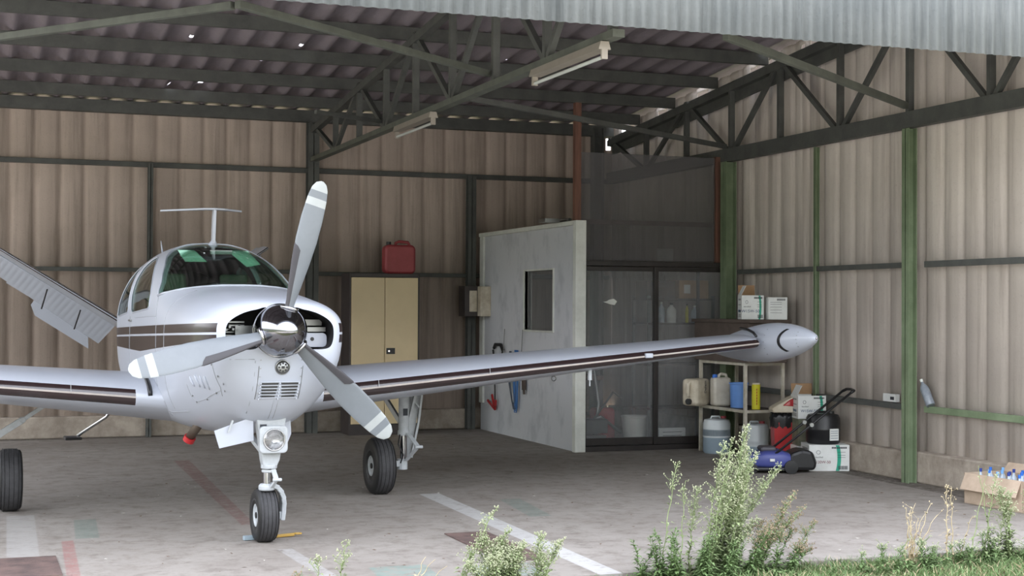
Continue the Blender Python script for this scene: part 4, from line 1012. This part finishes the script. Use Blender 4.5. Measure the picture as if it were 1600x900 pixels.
# ---- propeller
HUB = Vector((-.015, -.47, 1.43))
pr = bpy.data.objects.new('propeller', None); C.objects.link(pr); pr.parent = PL; pr.location = HUB; pr.empty_display_size = .1
sp_prof = [(.165, .13), (.168, .10), (.166, .05), (.158, 0), (.143, -.05), (.12, -.10), (.09, -.145), (.055, -.18), (.022, -.202), (0, -.21)]
spn = obj('spinner', lambda bm: lathe(bm, sp_prof, 'Y', 64), darkchrome, pr, smooth=True)
obj('backplate', lambda bm: lathe(bm, [(.17, .128), (.17, .15), (.05, .15)], 'Y', 48), chrome, spn, smooth=True, auto=40)
def blade_sec(r):
    T = [(.12, .085, 42, .055), (.2, .10, 40, .045), (.3, .128, 36, .034), (.45, .160, 30, .024), (.6, .178, 25, .018), (.75, .172, 21, .014), (.88, .150, 18, .011), (.95, .122, 17, .009), (.985, .080, 17, .007), (1.0, .02, 17, .004)]
    for a_, b_ in zip(T, T[1:]):
        if r <= b_[0]+1e-6:
            t = (r-a_[0])/(b_[0]-a_[0]); return [a_[i]+(b_[i]-a_[i])*t for i in (1, 2, 3)]
rs = [.12, .15, .2, .25, .3, .37, .45, .52, .6, .68, .75, .80, .828, .832, .86, .883, .887, .91, .928, .932, .95, .965, .985, .995, 1.0]
def blade_bm(boot=False):
    bm = bmesh.new(); rings = []
    N = 20
    for r in rs:
        ch, tw, th = blade_sec(r); tw = R_(tw); off = 0.04*ch; ring = []
        for j in range(N):
            a = 2*PI*j/N; u = math.cos(a)*ch/2-off; v2 = math.sin(a)*th/2*(1.0 if math.sin(a) < 0 else .5)
            # leading edge at -x, pushed forward (-y)
            x = u*math.cos(tw)+v2*math.sin(tw)*0; y = u*math.sin(tw)+v2
            if boot: x = u*math.cos(tw); 
            ring.append(bm.verts.new((x, y, r)))
        rings.append(ring)
    for i, (a_, b_) in enumerate(zip(rings, rings[1:])):
        rm = (rs[i]+rs[i+1])/2
        for j in range(N):
            f = bm.faces.new((a_[j], a_[(j+1) % N], b_[(j+1) % N], b_[j]))
            f.material_index = 1 if (rm > .93 or .83 < rm < .885) else 0
    bm.faces.new(rings[0]); bm.faces.new(rings[-1]); return bm
def boot_bm():
    bm = bmesh.new(); rings = []; rr_ = [.15+i*.025 for i in range(17)]+[.56, .566]
    for r in rr_:
        ch, tw, th = blade_sec(r); tw = R_(tw); off = .04*ch; ring = []
        e = .004 if r < .56 else .0005
        half = 70 if r < .54 else (50 if r < .56 else 20)
        for j in range(13):
            a = R_(180-half+2*half*j/12); u = math.cos(a)*(ch/2+e)-off; v2 = math.sin(a)*(th/2+e)*(1.0 if math.sin(a) < 0 else .55)
            ring.append(bm.verts.new((u*math.cos(tw), u*math.sin(tw)+v2, r)))
        rings.append(ring)
    for a_, b_ in zip(rings, rings[1:]):
        for j in range(12): bm.faces.new((a_[j], a_[j+1], b_[j+1], b_[j]))
    return bm
for i, ang in enumerate((14.5, 134.5, 256)):
    bl = link_bm('blade', blade_bm(), [blade_m, blade_w], pr, smooth=True, auto=60)
    bl.rotation_euler = (0, R_(ang), 0)
    bb = link_bm('de_icing_boot', boot_bm(), [blade_b], bl, smooth=True); bb['label'] = 'black rubber boot'
    obj('blade_collar', lambda bm: lathe(bm, [(.058, .142), (.062, .15), (.056, .16)], 'Z', 24), chrome, bl, smooth=True)
# ---- landing gear
def wheel(parent, c, r, w_, hub_r, side):
    """tyre and hub; side = x direction of the bright hub face"""
    wh = obj('wheel', lambda bm: lathe(bm, [(hub_r*.3, -w_*.40), (hub_r*.8, -w_*.38), (hub_r*.9, -w_*.44), (hub_r*1.02, -w_*.45), (hub_r*1.02, w_*.45), (hub_r*.9, w_*.44), (hub_r*.8, w_*.38), (hub_r*.3, w_*.40)], 'X', 32, c), white_part, parent, smooth=True, auto=40)
    prof = []
    for i in range(25):
        a = -PI*.5+PI*i/24-0; a = R_(-100+200*i/24)
        prof.append((hub_r+(r-hub_r)*(.5+.5*math.copysign(abs(math.cos(a))**.5, math.cos(a))) if abs(a) < PI/2 else hub_r+(r-hub_r)*.5*(1-min(1, (abs(a)-PI/2)*2.6)), w_/2*math.copysign(min(1, abs(math.sin(a))**.7), a)))
    tread = []
    for (q, h) in prof: tread.append((q, h))
    # grooves
    pp = []; n_ = len(tread)
    for (q, h) in tread:
        pp.append((q, h))
    ty = obj('tire', lambda bm: lathe(bm, pp, 'X', 56, c, cap=False), rubber, wh, smooth=True, auto=50)
    def f(bm):
        for h in (-.3, -.1, .1, .3):
            rr_ = r*.9995; tube(bm, [(c[0]+h*w_, c[1]+rr_*math.cos(a), c[2]+rr_*math.sin(a)) for a in [2*PI*i/56 for i in range(57)]], .0022, 5, cap=False)
    obj('tread_groove', f, sidewall, ty)
    def f(bm):
        for sd in (-1, 1): lathe(bm, [(hub_r*.98, sd*w_*.40), (hub_r*1.05, sd*w_*.47), ((r+hub_r)/2, sd*w_*.508), (r*.90, sd*w_*.49), (r*.955, sd*w_*.43)], 'X', 48, c, cap=False)
    obj('sidewall', f, sidewall, ty, smooth=True)
    obj('axle_nut', lambda bm: lathe(bm, [(hub_r*.28, -w_*.45), (hub_r*.28, w_*.45)], 'X', 12, c), sidewall, wh)
    return wh
wheel_root = obj('nose_gear', lambda bm: (
    prism(bm, [(-.085, .86), (.12, .86), (.075, .56), (.055, .515), (-.035, .515), (-.045, .56)], 'Y', -.03, .06),
    lathe(bm, [(.055, .50), (.055, .53)], 'Z', 20, (.01, .01, 0)),
    lathe(bm, [(.050, .475), (.050, .495)], 'Z', 20, (.01, .01, 0))), white_part, PL, bevel=.008)
obj('oleo_piston', lambda bm: lathe(bm, [(.026, .36), (.026, .5)], 'Z', 20, (.0, .02, 0)), chrome, wheel_root, smooth=True, auto=40)
obj('torque_link', lambda bm: (beam(bm, (.03, -.02, .50), (.045, -.06, .43), .035, .014), beam(bm, (.045, -.06, .43), (.02, -.01, .37), .03, .014), lathe(bm, [(.012, .0), (.012, .06)], 'X', 10, (.02, -.06, .43))), white_part, wheel_root, bevel=.003)
def f_(bm):
    lathe(bm, [(.05, .352), (.055, .362), (.055, .385), (.04, .40)], 'Z', 20, (.0, .03, 0))
    pts = [(.03, .03, .39), (.065, .04, .375), (.095, .055, .345), (.115, .07, .305), (.125, .085, .26), (.125, .095, .20), (.12, .10, .15)]
    for q, (a_, b_) in enumerate(zip(pts, pts[1:])): beam(bm, a_, Vector(b_)+(Vector(b_)-Vector(a_))*.12, .032, .09, upv=(0, 1, 0))
    box(bm, .09, .115, .06, .12, .15, .2)
obj('fork', f_, white_part, wheel_root, bevel=.006)
wheel(wheel_root, (0.0, .09, .18), .18, .135, .075, -1)
lb = obj('landing_light', lambda bm: prism(bm, rpoly(-.075, .115, .61, .79, .03), 'Y', -.085, -.05), white_part, wheel_root, bevel=.006)
obj('reflector', lambda bm: lathe(bm, [(.076, -.089), (.07, -.095), (.066, -.086), (.03, -.075), (0, -.07)], 'Y', 28, (.022, 0, .70)), chrome, lb, smooth=True)
obj('lamp_glass', lambda bm: lathe(bm, [(.068, -.096), (.04, -.103), (0, -.106)], 'Y', 28, (.022, 0, .70)), glass_mat('lamp_glass', (.95, .95, .95), .12), lb, smooth=True)
obj('placard', lambda bm: (box(bm, -.062, -.018, -.036, -.031, .74, .80), box(bm, -.062, -.03, -.036, -.031, .68, .735)), ink, wheel_root)
obj('nose_gear_door', lambda bm: prism(bm, [(-.36, .762), (-.10, .85), (-.095, .69), (-.325, .645)], 'Y', .005, .015), white_gloss, PL, bevel=.002)
obj('nose_gear_door', lambda bm: prism(bm, [(.13, .86), (.175, .88), (.185, .72), (.16, .66), (.135, .68)], 'Y', .10, .32), white_gloss, PL, bevel=.006)
obj('door_link', lambda bm: beam(bm, (-.24, -.01, .83), (-.27, -.01, .75), .012), white_part, PL)
obj('drag_brace', lambda bm: (beam(bm, (-.02, .04, .6), (-.04, .5, .72), .03), beam(bm, (.05, .04, .6), (.07, .5, .72), .03)), white_part, wheel_root)
for s in (1, -1):
    mg = obj('main_gear', lambda bm: (lathe(bm, [(.045, .50), (.045, .86), (.05, .87), (.05, .90)], 'Z', 22, (s*1.71, 2.27, 0)),
        lathe(bm, [(.052, .49), (.052, .53)], 'Z', 22, (s*1.71, 2.27, 0))), white_part, PL, smooth=True, auto=35)
    obj('axle_block', lambda bm: (beam(bm, (s*1.71, 2.27, .26), (s*1.56, 2.25, .24), .05, .05), lathe(bm, [(.045, .2), (.045, .29)], 'Z', 16, (s*1.70, 2.27, 0))), white_part, mg)
    obj('oleo_piston', lambda bm: lathe(bm, [(.03, .28), (.03, .5)], 'Z', 18, (s*1.71, 2.27, 0)), chrome, mg, smooth=True, auto=40)
    obj('torque_link', lambda bm: (beam(bm, (s*1.73, 2.22, .51), (s*1.79, 2.12, .40), .05, .016), beam(bm, (s*1.79, 2.12, .40), (s*1.72, 2.22, .28), .045, .016), lathe(bm, [(.014, -.03), (.014, .04)], 'X', 10, (s*1.79, 2.12, .40))), white_part, mg, bevel=.003)
    obj('gear_door', lambda bm: prism(bm, [(s*1.80, .88), (s*1.90, .88), (s*1.86, .62), (s*1.80, .30), (s*1.76, .30), (s*1.75, .6)], 'Y', 2.36, 2.38), white_part, mg, bevel=.002)
    def f(bm):
        beam(bm, (s*1.90, 2.33, .88), (s*1.865, 2.33, .60), .018); beam(bm, (s*1.865, 2.33, .60), (s*1.80, 2.33, .29), .018); beam(bm, (s*1.74, 2.30, .50), (s*1.84, 2.32, .88), .022)
        beam(bm, (s*1.80, 2.33, .80), (s*1.87, 2.33, .72), .014)
    obj('door_frame', f, white_part, mg)
    obj('side_brace', lambda bm: (beam(bm, (s*1.68, 2.25, .52), (s*1.40, 2.23, .70), .035, .05), beam(bm, (s*1.40, 2.23, .70), (s*1.22, 2.22, .82), .045, .03), lathe(bm, [(.022, -.03), (.022, .03)], 'Y', 12, (s*1.40, 2.23, .70))) if s < 0 else (beam(bm, (s*1.69, 2.3, .60), (s*1.55, 2.5, .9), .03, .04),), white_part if s < 0 else steel, mg, bevel=.003)
    obj('brake_line', lambda bm: tube(bm, [(s*1.66, 2.22, .5), (s*1.64, 2.2, .42), (s*1.68, 2.18, .33), (s*1.66, 2.2, .26)], .006, 8), sidewall, mg, smooth=True)
    obj('gear_label', lambda bm: box(bm, s*1.71-.02, s*1.71+.02, 2.222, 2.226, .66, .72), ink, mg)
    wheel(mg, (s*1.49, 2.25, .24), .24, .17, .085, -1)
# ---- exhaust, step, belly bits
ex = obj('exhaust_pipe', lambda bm: tube(bm, [(-.27, .85, .80), (-.30, .92, .72), (-.345, .98, .635)], .033, 18), mat('exhaust_metal', '6d6258', .45, metal=.6), PL, smooth=True)
obj('exhaust_cover', lambda bm: tube(bm, [(-.340, .973, .642), (-.352, .99, .612)], .043, 18), redbin, ex, smooth=True, auto=40)
obj('breather_pipe', lambda bm: (tube(bm, [(-.17, .55, .74), (-.18, .58, .66)], [.03, .022], 12)), white_part, PL, smooth=True)
sp_ = obj('boarding_step', lambda bm: tube(bm, [(-.56, 3.3, .74), (-.62, 3.42, .62), (-.86, 3.44, .46)], .014, 10), chrome, PL, smooth=True)
obj('step_pad', lambda bm: box(bm, -.97, -.83, 3.32, 3.52, .435, .458), black_pl, sp_, bevel=.008)
obj('belly_antenna', lambda bm: beam(bm, (-.42, 2.4, .72), (-.42, 2.42, .6), .01, .05), hazed_green, PL)
# ---- V tail
for s in (1, -1):
    S = Vector((s*.842, 0, .539)); Nn = Vector((-s*.539, 0, .842)); O = Vector((0, 0, 1.30))
    def P_(span, y, h): return O+S*span+Nn*h+Vector((0, y, 0))
    def f(bm):
        rings = []
        for sp2 in frange(.14, 1.72, 10):
            f2 = (sp2-.14)/1.58; le = 5.65+.55*f2; c_ = .78-.30*f2; t = .085-.035*f2
            rings.append([bm.verts.new(P_(sp2, le+c_*xc, t*hh)) for xc, hh in ((1, .35), (.7, .48), (.4, .52), (.15, .38), (.045, .22), (.008, .08), (0, 0), (.008, -.08), (.045, -.22), (.15, -.38), (.4, -.52), (.7, -.48), (1, -.35))])
        for a_, b_ in zip(rings, rings[1:]):
            for j in range(13):
                fc = bm.faces.new((a_[j], a_[(j+1) % 13], b_[(j+1) % 13], b_[j])); fc.material_index = 1 if j in (4, 7) else 0
        bm.faces.new(rings[0]); bm.faces.new(rings[-1])
    stb = obj('tail_fin', f, [white_gloss, brown_paint], PL, smooth=True, auto=50)
    dl = R_(36)
    def f(bm):
        n_ = 150
        def P2(sp2, d, h):
            f2 = (sp2-.14)/1.58; hy_ = 5.65+.55*f2+(.78-.30*f2)
            return P_(sp2, hy_+d*math.cos(dl)+h*math.sin(dl), -d*math.sin(dl)+h*math.cos(dl))
        up_, lo_ = [], []
        for i in range(n_+1):
            sp2 = .17+1.55*i/n_; f2 = (sp2-.14)/1.58; c_ = .44-.12*f2; bd = .004*abs(math.sin(PI*sp2/.062))**.6
            up_.append([bm.verts.new(P2(sp2, d*c_, .03*(1-d)+.004+(bd if 0 < d < 1 else 0))) for d in (0, .08, .5, .92, 1)])
            lo_.append([bm.verts.new(P2(sp2, d*c_, -.03*(1-d)-.004-(bd if 0 < d < 1 else 0))) for d in (0, .08, .5, .92, 1)])
        for L_ in (up_, lo_):
            for a_, b_ in zip(L_, L_[1:]):
                for j in range(4): bm.faces.new((a_[j], a_[j+1], b_[j+1], b_[j]))
        for a_, b_, c2, d2 in zip(up_, up_[1:], lo_, lo_[1:]):
            bm.faces.new((a_[0], b_[0], d2[0], c2[0])); bm.faces.new((a_[-1], b_[-1], d2[-1], c2[-1]))
        bm.faces.new(up_[0]+lo_[0][::-1]); bm.faces.new(up_[-1]+lo_[-1][::-1])
    rd = obj('ruddervator', f, white_gloss, stb, smooth=True, auto=40)
    def f(bm):
        dt = R_(58)
        def P3(sp2, d, h):
            f2 = (sp2-.14)/1.58; hy_ = 5.65+.55*f2+(.78-.30*f2); c_ = .44-.12*f2
            return P_(sp2, hy_+c_*math.cos(dl)+d*math.cos(dt)+h*math.sin(dt), -c_*math.sin(dl)-d*math.sin(dt)+h*math.cos(dt))
        q = [(.30, .0), (.22, .12), (.88, .15), (.98, .07), (.98, 0)]
        A_ = [bm.verts.new(P3(a, d, .006)) for a, d in q]; B_ = [bm.verts.new(P3(a, d, -.006)) for a, d in q]
        bm.faces.new(A_); bm.faces.new(B_[::-1])
        for i in range(5): bm.faces.new((A_[i], A_[(i+1) % 5], B_[(i+1) % 5], B_[i]))
    obj('trim_tab', f, white_gloss, rd)
    def f(bm):
        f2 = .85; a_ = .44-.12*f2
        def P4(sp2, d, h): return P_(sp2, 5.65+.55*((sp2-.14)/1.58)+(.78-.30*((sp2-.14)/1.58))+(a_+d)*math.cos(dl)+h*math.sin(dl), -(a_+d)*math.sin(dl)+h*math.cos(dl))
        q = [(1.06, .0), (1.06, .035), (1.32, .035), (1.32, .0)]
        A_ = [bm.verts.new(P4(a, d, .004)) for a, d in q]; B_ = [bm.verts.new(P4(a, d, -.004)) for a, d in q]
        bm.faces.new(A_); bm.faces.new(B_[::-1])
        for i in range(4): bm.faces.new((A_[i], A_[(i+1) % 4], B_[(i+1) % 4], B_[i]))
    obj('fixed_tab', f, white_gloss, rd)
    obj('tab_pushrod', lambda bm: [tube(bm, [O+S*a+Vector((0, 6.35, -.10)), O+S*a+Nn*-.06+Vector((0, 6.62, -.25))], .008, 6) for a in (.62, 1.02)], black_pl, rd)
# wheel chock at the nose wheel
t = thing('wheel_chock', (1.93, 10.06, 0), 'pale blue and yellow tow tool lying on the floor under the nose wheel', 'chock', R_(8))
obj('blue_end', lambda bm: beam(bm, (-.15, -.02, .018), (.02, -.02, .018), .035, .03), mat('pale_blue_paint', '93a2ab', .5), t, bevel=.004)
obj('yellow_end', lambda bm: beam(bm, (.06, .0, .012), (.22, .0, .016), .022, .02), mat('yellow_orange_paint', 'a8873e', .5), t, bevel=.004)
obj('ring', lambda bm: tube(bm, [(.245+.025*math.cos(a), .0+.02*math.sin(a), .02) for a in [2*PI*i/14 for i in range(15)]], .006, 6), MATS['yellow_orange_paint'], t)

# ================================================================ PLANTS
def weed(loc, stems, label, leafm, headm, seed=0, name='weed_plant'):
    """stems: list of (dx, dy, height, lean x, head length, density)"""
    rnd = random.Random(seed); t = thing(name, loc, label, 'plant')
    bs = bmesh.new(); bf = bmesh.new(); bh = bmesh.new()
    for (dx, dy, H, lx, hl, den) in stems:
        pts = []; n_ = 12; ly = rnd.uniform(-.05, .05)
        for i in range(n_+1):
            u = i/n_; pts.append(Vector((dx+lx*u**1.5+.006*math.sin(i*1.7), dy+ly*u, H*u)))
        tube(bs, pts, [.0045*(1-.7*i/n_) for i in range(n_+1)], 5)
        def at(u): 
            q = min(n_-1e-3, u*n_); i = int(q); return pts[i].lerp(pts[i+1], q-i)
        for j in range(int(den)):
            u = rnd.uniform(.04, .97) if rnd.random() < .75 else rnd.uniform(.04, .4); p = at(u); a = rnd.uniform(0, 2*PI); L_ = rnd.uniform(.03, .085)*(1.15-.6*u); w_ = L_*.13
            d = Vector((math.cos(a), math.sin(a), rnd.uniform(.1, 1.0))).normalized(); sd = d.cross(Vector((0, 0, 1))).normalized()
            mid = p+d*L_*.55; tip = p+d*L_+Vector((0, 0, -L_*.3))
            bf.faces.new([bf.verts.new(q) for q in (p, mid+sd*w_, tip, mid-sd*w_)])
        if hl > 0:
            nb = int(hl*den*1.1)
            for j in range(nb):
                u = 1-hl*rnd.random(); p = at(max(.02, u)); a = rnd.uniform(0, 2*PI); L_ = rnd.uniform(.015, .06)*(1.3-.9*(u-(1-hl))/hl)
                q = p+Vector((math.cos(a)*L_, math.sin(a)*L_, L_*rnd.uniform(.3, 1.2)))
                beam(bs, p, q, .0014)
                for c_ in range(2):
                    q2 = q+Vector([rnd.uniform(-.009, .009) for _ in range(3)]); r = rnd.uniform(.003, .0055)
                    vs = [bh.verts.new(q2+Vector(v_)*r) for v_ in ((1, 0, 0), (-1, 0, 0), (0, 1, 0), (0, -1, 0), (0, 0, 1.4), (0, 0, -1.2))]
                    for f in ((0, 2, 4), (2, 1, 4), (1, 3, 4), (3, 0, 4), (2, 0, 5), (1, 2, 5), (3, 1, 5), (0, 3, 5)): bh.faces.new([vs[i] for i in f])
    link_bm('stems', bs, leafm, t)['kind'] = 'stuff'
    if len(bf.verts): link_bm('leaves', bf, leafm, t)['kind'] = 'stuff'
    if len(bh.verts): link_bm('seed_heads', bh, headm, t)['kind'] = 'stuff'
    return t
R1 = random.Random(3)
weed((4.30, 7.98, -.05), [(R1.uniform(-.2, .12), R1.uniform(-.1, .1), R1.uniform(.35, .84), R1.uniform(.02, .28), .5, 140) for _ in range(18)] + [(.05, 0, .92, .12, .4, 140), (.0, 0, .84, .10, .4, 120), (.08, .03, .88, .09, .45, 130)], 'tall bushy green weed in the foreground in front of the rack and mower', weed_m, weed_pale, 1)
weed((4.36, 8.02, -.05), [(0, 0, .66, .42, .35, 120), (.03, .03, .62, .38, .4, 110), (-.02, 0, .55, .33, .4, 100)], 'leaning weed stem with pale flower head crossing in front of the mower', weed_m, weed_pale, 2)
weed((4.5, 7.95, -.05), [(0, 0, .42, .38, .6, 130), (.05, .03, .36, .33, .6, 120), (.02, 0, .47, .28, .6, 120), (.08, .0, .5, .22, .5, 110)], 'weed with brownish seed heads leaning right beside the tall bushy weed', weed_m, seed_brown, 3)
weed((3.93, 8.0, -.05), [(0, 0, .72, .09, .3, 60)], 'single tall thin weed left of the tall bushy weed', weed_m, weed_pale, 4)
weed((4.06, 8.0, -.05), [(0, 0, .60, .03, .3, 50)], 'shorter thin weed between the single tall stem and the bushy weed', weed_m, weed_pale, 5)
weed((4.05, 7.9, -.05), [(R1.uniform(-.3, .35), R1.uniform(-.1, .1), R1.uniform(.14, .36), R1.uniform(-.08, .12), 0, 130) for _ in range(24)], 'low leafy growth at the foot of the tall bushy weed', grass_m, weed_pale, 6)
weed((4.55, 7.9, -.05), [(R1.uniform(-.2, .25), R1.uniform(-.1, .1), R1.uniform(.15, .34), R1.uniform(.05, .2), .3, 110) for _ in range(12)], 'low leafy weed right of the tall bushy weed', grass_m, seed_brown, 7)
weed((2.95, 7.9, -.05), [(R1.uniform(-.2, .2), R1.uniform(-.1, .1), R1.uniform(.18, .38), R1.uniform(-.14, .16), .5, 150) for _ in range(16)], 'pale green feathery weed in front of the rusty steel plate', weed_m, weed_pale, 8)
weed((2.66, 7.95, -.05), [(0, 0, .50, .20, .5, 90), (-.04, 0, .3, .10, .4, 70)], 'thin weed stem leaning over the floor left of the feathery weed', weed_m, weed_pale, 9)
weed((1.95, 8.0, -.05), [(0, 0, .33, .05, .5, 60), (-.12, 0, .27, .0, .4, 50)], 'small thin weed in front of the nose wheel', weed_m, weed_pale, 10)
weed((1.78, 8.0, -.05), [(0, 0, .17, -.05, .3, 50), (.05, 0, .14, .05, .3, 40)], 'very small dark weed left of the nose wheel at the bottom edge', grass_m, seed_brown, 11)
weed((5.62, 7.9, -.03), [(R1.uniform(-.05, .05), 0, R1.uniform(.25, .42), R1.uniform(-.05, .16), .12, 8) for _ in range(9)], 'bundle of dry straw stalks between the tall weed and the green column', straw, straw, 12, 'dry_stalks')
weed((5.92, 7.9, -.03), [(-.02, 0, .50, -.02, .35, 22), (.03, 0, .48, .0, .35, 22), (.08, 0, .3, .06, .2, 8)], 'pair of dry stalks with beige seed heads in front of the green column', straw, straw, 13, 'dry_stalks')
weed((6.15, 7.85, -.03), [(0, 0, .55, .06, .3, 90), (.05, 0, .62, -.1, .05, 10), (-.1, .0, .6, .1, .05, 8), (.1, 0, .38, .05, .5, 90)], 'sparse weed with crossing dry stalks left of the carton of bottles', weed_m, weed_pale, 14)
weed((6.45, 7.8, -.03), [(R1.uniform(-.15, .2), 0, R1.uniform(.25, .5), R1.uniform(-.08, .08), .4, 110) for _ in range(8)], 'leafy weed in front of the carton of bottles at the right edge', weed_m, weed_pale, 15)
weed((6.05, 7.75, -.03), [(R1.uniform(-.9, .5), R1.uniform(-.05, .12), R1.uniform(.08, .2), R1.uniform(-.05, .08), .2, 50) for _ in range(26)], 'low mixed weeds along the slab edge at the bottom right', grass_m, weed_pale, 16)
weed((2.35, 7.95, -.05), [(0, 0, .22, .14, .0, 3), (.02, 0, .24, .06, .0, 3), (.05, 0, .18, .16, .1, 3)], 'thin dry grass stalks between the nose wheel and the feathery weed', straw, straw, 17, 'dry_stalks')
# grass
def f_(bm):
    rg = random.Random(5)
    for i in range(26000):
        x = rg.uniform(1.0, 8.6); y = 8.10-abs(rg.gauss(0, .42))
        dens = 1 if x > 4.6 else max(.06, (x-3.3)/1.4)
        if rg.random() > dens: continue
        h = rg.uniform(.03, .10)*(.8+.5*noise.noise(Vector((x*2, y*2, 0)))); a = rg.uniform(0, 2*PI); w_ = rg.uniform(.002, .004)
        p = Vector((x, y, -.05)); s = Vector((math.cos(a), math.sin(a), 0)); d = Vector((rg.uniform(-.04, .04), rg.uniform(-.04, .04), h))
        v_ = [bm.verts.new(q) for q in (p-s*w_, p+s*w_, p+d*.6+s*w_*.7, p+d+Vector((d.x, d.y, 0))*.6, p+d*.6-s*w_*.7)]
        f = bm.faces.new(v_); f.material_index = 1 if rg.random() < .16 else 0
tag(obj('grass_strip', f_, [grass_m, straw]), 'short green grass growing outside along the slab edge', 'grass', kind='stuff')
def f_(bm):
    rg = random.Random(9)
    for i in range(420):
        x = rg.uniform(.5, 8.0); y = 8.3+10*rg.random()**1.6; r = rg.uniform(.006, .02); a = rg.uniform(0, 2*PI)
        if x > .5+.42*y+3.5 or (7.6 < x and y > 12): continue
        v_ = [bm.verts.new((x+r*math.cos(a+k_)*(1 if q % 2 else .45), y+r*math.sin(a+k_)*(1 if q % 2 else .45), .002+rg.random()*.006)) for q, k_ in enumerate((0, PI/2, PI, 3*PI/2))]
        f = bm.faces.new(v_); f.material_index = 0 if rg.random() < .8 else 1
tag(obj('leaf_litter', f_, [mat('dead_leaf', '6b584a', .9), mat('pale_chip', 'c9c4ba', .8)]), 'scattered dead leaves and pale chips on the concrete floor', 'leaf litter', kind='stuff')
